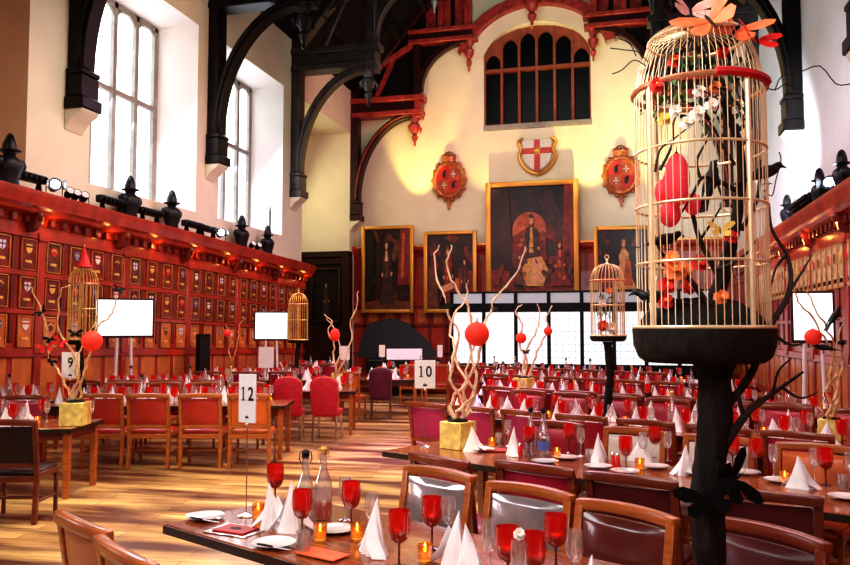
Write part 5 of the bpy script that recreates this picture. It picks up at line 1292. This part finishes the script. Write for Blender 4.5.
# ------------------------------------------------------------------ displays, screens, piano, loudspeaker
def display(x0, x1, y0, y1, d, label, rz, legm='white_metal'):
    xm = (x0 + x1) / 2; p = atd(xm, (y0 + y1) / 2, d); w = (x1 - x0) / FPX * d; h = (y1 - y0) / FPX * d
    root = empty('display_screen', (p.x, p.y, 0), rz)
    s = MB().use('screen'); s.poly([(-w / 2 + .02, -.032, p.z - h / 2 + .03), (w / 2 - .02, -.032, p.z - h / 2 + .03), (w / 2 - .02, -.032, p.z + h / 2 - .02), (-w / 2 + .02, -.032, p.z + h / 2 - .02)]); s.build('lit_panel', root, smooth=0)
    z = MB().use('bezel'); z.box((0, 0, p.z), (w + .03, .06, h + .03)); z.build('casing', root, bevel=.008)
    for q in (-1, 1):
        l = MB().use(legm); l.tube([(q * .12, .0, p.z - h / 2), (q * .14, .02, .8), (q * .16, .03, .02)], .028, 8); l.build('leg', root)
    f = MB().use('dark_metal'); f.box((0, .02, .02), (.8, .5, .04)); f.build('base_plate', root, bevel=.008)
    tag(root, label, 'display screen'); return root
display(97, 152, 299, 337, 14.6, 'larger white lit display screen on two pale legs before the left panelling', YAW + R(26))
display(255, 288, 312, 340, 17.9, 'smaller white lit display screen farther along the left panelling', YAW + R(8))
display(793, 832, 292, 342, 11.4, 'white lit display screen standing at the right wall', YAW - R(12))
b = MB().use('panel_dark'); b.bb(-9.4, 3.3, 21.6, YE - .12, 0, .32); b.bb(-9.4, 3.3, 21.2, 21.6, 0, .16); S(b.build('floor_dais', bevel=.02), 'low dark wooden dais at the end of the hall', 'platform')
SY = 24.3
xs = [ony(x, 330, SY).x for x in (452, 484, 516, 549, 582, 614, 646, 679, 712)]
zb, zm0, zm1, zt = .72, ony(530, 312, SY).z, ony(530, 303, SY).z, ony(530, 292, SY).z
root = empty('paper_screen', ((xs[0] + xs[-1]) / 2, SY, .32)); ox = (xs[0] + xs[-1]) / 2
f = MB().use('black_gloss'); f.bb(xs[0] - ox - .08, xs[-1] - ox + .08, -.05, .05, zm0 - .32, zm1 - .32); f.bb(xs[0] - ox - .08, xs[-1] - ox + .08, -.04, .04, zt - .32 - .03, zt - .32 + .03); f.build('cross_beam', root, bevel=.008)
f = MB().use('black_gloss'); f.bb(xs[0] - ox - .08, xs[-1] - ox + .08, -.05, .05, 0, zb - .32); f.build('plinth', root, bevel=.008)
for x in xs: f = MB().use('black_gloss'); f.bb(x - ox - .055, x - ox + .055, -.06, .06, 0, zt - .32 + .03); f.build('post', root, bevel=.008)
for i in range(len(xs) - 1):
    a, c = xs[i] - ox, xs[i + 1] - ox
    p = MB().use('paper'); p.bb(a, c, -.006, .006, zb - .32, zm0 - .32); p.use('paper_line')
    if i != 1:
        for k in range(1, 5): x = a + (c - a) * k / 5; p.bb(x - .006, x + .006, -.014, -.006, zb - .32, zm0 - .32)
        for k in range(1, 8): z = zb - .32 + (zm0 - zb) * k / 8; p.bb(a, c, -.014, -.006, z - .006, z + .006)
    p.build('paper_panel', root, smooth=0)
    p = MB().use('paper_grey'); p.bb(a, c, -.006, .006, zm1 - .32, zt - .32); p.build('top_panel', root, smooth=0)
tag(root, 'long lit white paper screen with black posts and beam across the dais', 'screen')
# grand piano
p = atd(403, 352, 21.5); root = empty('grand_piano', (p.x, p.y, 0), YAW + R(5))
out = [(-1.0, -.75), (.95, -.75), (.95, .1), (.70, .35), (.3, .45), (0, .7), (-.35, .95), (-.8, 1.0), (-1.0, .8)]
b = MB().use('black_gloss'); b.prism([(x, y, .62) for x, y in out], (0, 0, .36)); b.build('case', root, bevel=.02)
l = MB().use('black_gloss'); l.prism([(-1.25, .9, .98), (-1.15, .95, 1.5), (-.9, .95, 1.95), (-.3, .95, 2.1), (.2, .85, 1.95), (.7, .6, 1.5), (1.05, .3, 1.0)], (0, .03, .02)); l.build('raised_lid', root)
for x, y in ((-.8, -.5), (.75, -.5), (-.6, .7)): g = MB().use('black_gloss'); g.lathe([(.04, .32), (.06, .36), (.045, .42), (.07, .62)], 10, c=(x, y, 0)); g.build('leg', root)
k = MB().use('petal_white'); k.bb(-.8, .8, -.9, -.76, .70, .73); k.build('keyboard', root); 
m = MB().use('white_card'); m.box((0, -.62, 1.12), (.95, .02, .30), (R(-12), 0, 0)); m.build('music_sheets', root)
tag(root, 'black grand piano with raised lid on the dais at the far left', 'piano')
p = atd(203, 350, 17.35); root = empty('loudspeaker', (p.x, p.y, 0), YAW + R(30)); 
zt = atd(203, 334, 17.35).z
b = MB().use('black'); b.bb(-.13, .13, -.14, .14, .0, zt); b.build('cabinet', root, bevel=.015)
g = MB().use('dark_metal'); g.bb(-.11, .11, -.155, -.14, .15, zt - .06); g.build('grille', root, bevel=.006)
tag(root, 'tall black column loudspeaker standing against the glowing left panelling', 'loudspeaker')

# ------------------------------------------------------------------ things on the ledges
def armour(plume=False):
    def make():
        root = empty('armour_bust')
        b = MB().use('dark_metal'); prof = [(.17, 0), (.20, .05), (.19, .12), (.25, .28), (.28, .40), (.24, .50), (.12, .57), (.09, .60)]; b.lathe(prof, 18, sx=.78, sy=1.0, caps=True); b.build('breastplate', root)
        for q in (-1, 1): p = MB().use('dark_metal'); p.ball((0, q * .27, .42), (.12, .10, .13), 10, 6); p.build('shoulder_plate', root)
        h = MB().use('dark_metal'); h.lathe([(.10, .58), (.13, .64), (.20, .655), (.205, .67), (.125, .69), (.12, .78), (.085, .88), (.03, .95), (0, .96)], 16)
        h.prism([(-.12, -.012, .80), (-.07, -.012, .95), (0, -.012, 1.0), (.07, -.012, .95), (.12, -.012, .80)], (0, .024, 0)); h.build('helmet', root)
        return root
    return make
def on_ledge(px, X):
    d = ray(px, 200); k = X / d.x; return Vector((X, d.y * k, ledge_z(d.y * k) if X < 0 else LEDGE))
for i, (px, s, lab) in enumerate(((8, 1.0, 'dark armour bust on the left ledge, at the picture edge'), (130, 1.0, 'dark armour bust in front of the first window pane'), (172, 1.0, 'dark armour bust before the bright reveal of the first window'), (242, 1.0, 'dark armour bust below the second window'), (268, .95, 'last dark armour bust on the left ledge, with a tall blade behind'))):
    o = spawn('armour', armour(), on_ledge(px, -9.42), 0, s * .86); tag(o, lab, 'armour', 'armour busts on the left ledge')
b = MB().use('dark_metal'); b.prism([(0, -.03, 0), (0, .03, 0), (0, .035, 1.3), (0, 0, 1.45), (0, -.035, 1.3)], (.015, 0, 0)); b.use('brass'); b.bb(-.02, .035, -.12, .12, .22, .26); o = b.build('upright_sword', loc=on_ledge(270, -9.62)); tag(o, 'upright blade standing behind the last armour bust', 'sword')
def batten():
    root = empty('light_batten'); b = MB().use('dark_metal'); b.box((0, 0, .24), (.16, .72, .14)); b.build('housing', root, bevel=.02)
    for k in range(6): g = MB().use('black'); g.lathe([(.045, 0), (.05, .03), (.04, .05)], 10, c=(0, 0, 0), T=Matrix.Translation((.08, -.29 + k * .116, .24)) @ Matrix.Rotation(R(90), 4, 'Y'), caps=True); g.build('lens_ring', root)
    for y in (-.25, .25): l = MB().use('black'); l.box((0, y, .09), (.14, .03, .18), taper=.6); l.build('foot_bracket', root, bevel=.004)
    return root
for i, px in enumerate((27, 111, 150, 193, 208)):
    o = spawn('batten', batten, on_ledge(px, -9.42), 0); tag(o, ['dark light batten beside the armour bust at the picture edge', 'dark light batten just before the second armour bust', 'dark light batten between the two busts of the first window', 'dark light batten under the second roof post', 'dark light batten just past the second roof post, by the flood lamp'][i], 'stage light', 'light battens on the left ledge')
def par():
    root = empty('spot_lamp'); b = MB().use('black'); T = Matrix.Translation((0, 0, .17)) @ Matrix.Rotation(R(60), 4, 'Y'); b.lathe([(.0, -.14), (.07, -.13), (.085, -.05), (.09, .10)], 14, T=T); b.build('lamp_can', root)
    f = MB().use('china'); f.lathe([(0, .085), (.082, .09)], 14, T=T); f.build('lens', root); y = MB().use('dark_metal'); y.tube([(0, -.1, .17), (0, -.1, .02), (0, .1, .02), (0, .1, .17)], .01, 6); y.build('yoke', root); return root
for i, (px, X) in enumerate(((69, -9.3), (76, -9.3), (84, -9.3), (253, -9.3), (259, -9.3))): o = spawn('par', par, on_ledge(px, X), R(-30), .8); tag(o, ['first small spot lamp after the bright lamp on the left ledge', 'second small spot lamp after the bright lamp on the left ledge', 'third small spot lamp after the bright lamp on the left ledge', 'first small spot lamp beside the bladed bust', 'second small spot lamp beside the bladed bust'][i], 'spot lamp', 'small spot lamps on the ledge')
def flood():
    root = empty('flood_lamp'); b = MB().use('dark_metal'); T = Matrix.Translation((0, 0, .26)) @ Matrix.Rotation(R(75), 4, 'Y'); b.lathe([(0, -.16), (.1, -.15), (.13, .0), (.15, .10)], 16, T=T); b.build('lamp_can', root)
    f = MB().use('lamp'); f.lathe([(0, .10), (.10, .09)], 16, T=T); f.build('lit_lens', root); y = MB().use('black'); y.tube([(0, -.17, .26), (0, -.17, .02), (0, .17, .02), (0, .17, .26)], .014, 6)
    for q in (-1, 1): y.prism([(.1, q * .15, .18), (.25, q * .19, .14), (.25, q * .19, .38), (.1, q * .15, .36)], (0, q * .006, 0))
    y.build('yoke_and_flaps', root); return root
for i, (px, X, rz, lab) in enumerate(((54, -9.32, R(-38), 'bright flood lamp glowing on the left ledge near the picture edge'), (221, -9.32, R(-45), 'bright flood lamp glowing between the windows on the left ledge'), (831, 3.2, PI - R(-55), 'bright flood lamp glowing on the right ledge'))):
    o = spawn('flood', flood, on_ledge(px, X), rz); tag(o, lab, 'flood lamp', 'lit flood lamps on the ledges'); o.scale = (.75,) * 3
for i, (px, lab) in enumerate(((843, 'dark armour bust at the right picture edge on the right ledge'), (820, 'dark armour bust beside the flood lamp on the right ledge'), (787, 'dark armour bust next to the big birdcage on the right ledge'))):
    o = spawn('armour', armour(), on_ledge(px, 3.28), PI, .66); tag(o, lab, 'armour', 'armour busts on the right ledge')
for i, px in enumerate((808, 798)):
    o = spawn('batten', batten, on_ledge(px, 3.25), PI); tag(o, ['dark light batten between the busts on the right ledge', 'dark light batten nearer the big birdcage on the right ledge'][i], 'stage light', 'light battens on the right ledge')
flush_labels()
# ------------------------------------------------------------------ light
LM = .115
def area(name, loc, target, size, power, col, sy=None, spread=None):
    l = bpy.data.lights.new(name, 'AREA'); l.energy = power * LM; l.color = col; l.size = size
    if sy: l.shape = 'RECTANGLE'; l.size_y = sy
    if spread: l.spread = R(spread)
    o = bpy.data.objects.new(name, l); COL.objects.link(o); o.location = loc
    o.rotation_euler = (Vector(target) - Vector(loc)).to_track_quat('-Z', 'Y').to_euler(); return o
def spot(name, loc, target, angle, power, col, blend=.6, r=.1):
    l = bpy.data.lights.new(name, 'SPOT'); l.energy = power * LM; l.color = col; l.spot_size = R(angle); l.spot_blend = blend; l.shadow_soft_size = r
    o = bpy.data.objects.new(name, l); COL.objects.link(o); o.location = loc
    o.rotation_euler = (Vector(target) - Vector(loc)).to_track_quat('-Z', 'Y').to_euler(); return o
def point(name, loc, power, col, r=.1):
    l = bpy.data.lights.new(name, 'POINT'); l.energy = power * LM; l.color = col; l.shadow_soft_size = r
    o = bpy.data.objects.new(name, l); COL.objects.link(o); o.location = loc; return o
w = bpy.data.worlds.new('hall_world'); bpy.context.scene.world = w; w.use_nodes = True
w.node_tree.nodes['Background'].inputs['Color'].default_value = (.9, .62, .55, 1); w.node_tree.nodes['Background'].inputs['Strength'].default_value = .03
ORANGE, WARM, PINK, YEL, COOL = (1, .42, .12), (1, .74, .46), (1, .30, .52), (1, .84, .22), (.78, .88, 1)
# daylight into the window bays
for i, (a, c) in enumerate(WIN): area(f'daylight_{i}', (-10.6, (a + c) / 2, 6.8), (-3, (a + c) / 2 - 2, 2), 2.6, 1500, COOL, 4.0)
area('bay_daylight', (-12.2, 24.8, 6.5), (-9, 24.5, 5), 2.5, 900, (1, .95, .6), 4)
# uplights along the left panelling
y = 9.0; k = 0
while y < 22:
    spot(f'panel_uplight_{k}', (XLC + .25, y, .5), (XLP, y + .2, 3.3), 75, 50 if k % 2 else 170, ORANGE, .8, .08)
    point(f'cornice_glow_{k}', (XLC - .08, y + .6, ledge_z(y) - .46), 16, ORANGE, .04)
    y += 1.55; k += 1
area('panel_wash', (-5.5, 15, 5.5), (-9.5, 15.5, 2.6), 2, 330, (1, .40, .20), 10)
# right wall
for k, y in enumerate((12.5, 14.5, 16.5, 18.5, 20.5)):
    spot(f'right_uplight_{k}', (2.75, y, .6), (XRP, y + .1, 3.4), 80, 110, ORANGE, .8, .08); point(f'right_cornice_glow_{k}', (3.12, y + .7, 3.44), 16, ORANGE, .05)
spot('right_wall_wash', (1.5, 13.5, 4.4), (3.5, 20.5, 6.3), 60, 18000, COOL, .7, .15)
spot('right_wall_wash_near', (1.2, 11.5, 4.6), (3.5, 15.5, 6.6), 60, 1600, COOL, .8, .15)
# end wall: yellow uplights between the pictures, warm wash below
for k, (px, pw) in enumerate(((415, 7000), (482, 2600), (590, 6500), (655, 6000))):
    p = ony(px, 245, 26.9); spot(f'end_uplight_{k}', (p.x, 26.2, 4.9), (p.x, YE, 9.6), 44, pw, YEL, .6, .05)
area('end_wall_fill', (XMID, 21, 11), (XMID, YE, 9.0), 5, 1400, (.94, 1, .84), 3)
area('end_lower_wash', (XMID - 1, 23.0, 5.6), (XMID - 1, YE, 2.8), 7, 260, (1, .34, .18), 1)
area('truss_pink', (-5.2, 23.5, 8.2), (-8, 27.2, 11.5), 1.2, 520, (1, .22, .32))
area('truss_pink_right', (-.5, 23.5, 8.2), (1.5, 27.2, 11.5), 1.2, 420, (1, .4, .2))
area('truss_grey', (-4.5, 17.5, 8.0), (-8.3, 21.8, 9.6), .8, 170, (.95, .9, .85))
# light over the tables
area('left_table_wash', (-4.5, 10.5, 7.2), (-5.2, 11.8, 0), 3.0, 2200, (1, .80, .70), 5)
area('far_table_wash', (-3, 17.5, 7.5), (-3.5, 17.0, 0), 4.0, 3400, (.95, .60, .88), 4)
area('right_table_wash', (.8, 9.0, 6.5), (.6, 8.6, 0), 3.0, 1500, (1, .58, .56), 5)
spot('floor_violet_near', (-5, 6, 7.0), (-3.3, 7.6, 0), 12, 14000, (.7, .45, 1), .9, .2)
area('near_table_key', (-1.6, 2.2, 4.6), (-.3, 4.2, .8), 1.6, 800, (1, .86, .74))
spot('floor_yellow', (-3.5, 5.5, 8.0), (-3.6, 7.6, 0), 50, 16000, (1, .90, .62), .8, .3)
spot('floor_violet', (-1.0, 11.5, 8.0), (-2.6, 11.2, 0), 30, 34000, (.66, .34, 1), .9, .3)
spot('box_spot', (.2, 5.2, 5.5), (-1.45, 6.6, 1.1), 22, 700, (1, .85, .5), .8, .1)
spot('cage_key', (-.6, .6, 3.8), (.35, 2.95, 2.3), 34, 500, (1, .88, .74), .8, .12)
area('rear_sheen_fill', (-3.2, -2.0, 4.8), (.3, 4, .8), 1.6, 700, (.92, .95, 1), 2.6)  # unseen fill behind the camera, added for sheen on the chair backs
area('left_sheen_fill', (-9.6, 3.6, 6.6), (0, 4.0, 1.0), 3.4, 2600, (.88, .94, 1), 4.0)  # unseen area light added at left to highlight the chair cushions
area('side_lavender_fill', (-8.4, 3.4, 1.9), (0, 4.2, 1.0), 1.5, 300, (.92, .88, 1), 1.0)  # unseen lavender light added for reflections in the glossy leather
area('side_gold_glow', (-8.0, 5.2, 1.5), (0, 4.2, 1.0), .5, 130, (1, .66, .25), 1.2)  # unseen gold light added beside it for the leather reflections
area('rear_gold_light', (-.8, -2.2, 4.2), (.5, 4, .8), .5, 260, (1, .72, .30), 2.4)  # unseen strip added to vary chair-back reflections, as are the next two
area('rear_violet_light', (.6, -2.2, 4.6), (.5, 4, .8), .6, 240, (.62, .45, 1), 2.4)
area('rear_white_light', (2.2, -2.0, 4.6), (.8, 4, .8), 1.0, 380, (1, .95, .95), 2.4)
area('pier_fill', (-4.0, 12.5, 9.0), (-9.7, 14, 6.6), 2.0, 700, (1, .93, .8), 5)
vs = bpy.context.scene.view_settings
vs.view_transform = 'Standard'; vs.look = 'None'; vs.exposure = 0.0; vs.gamma = 1.0
try: vs.look = 'High Contrast'
except Exception: pass
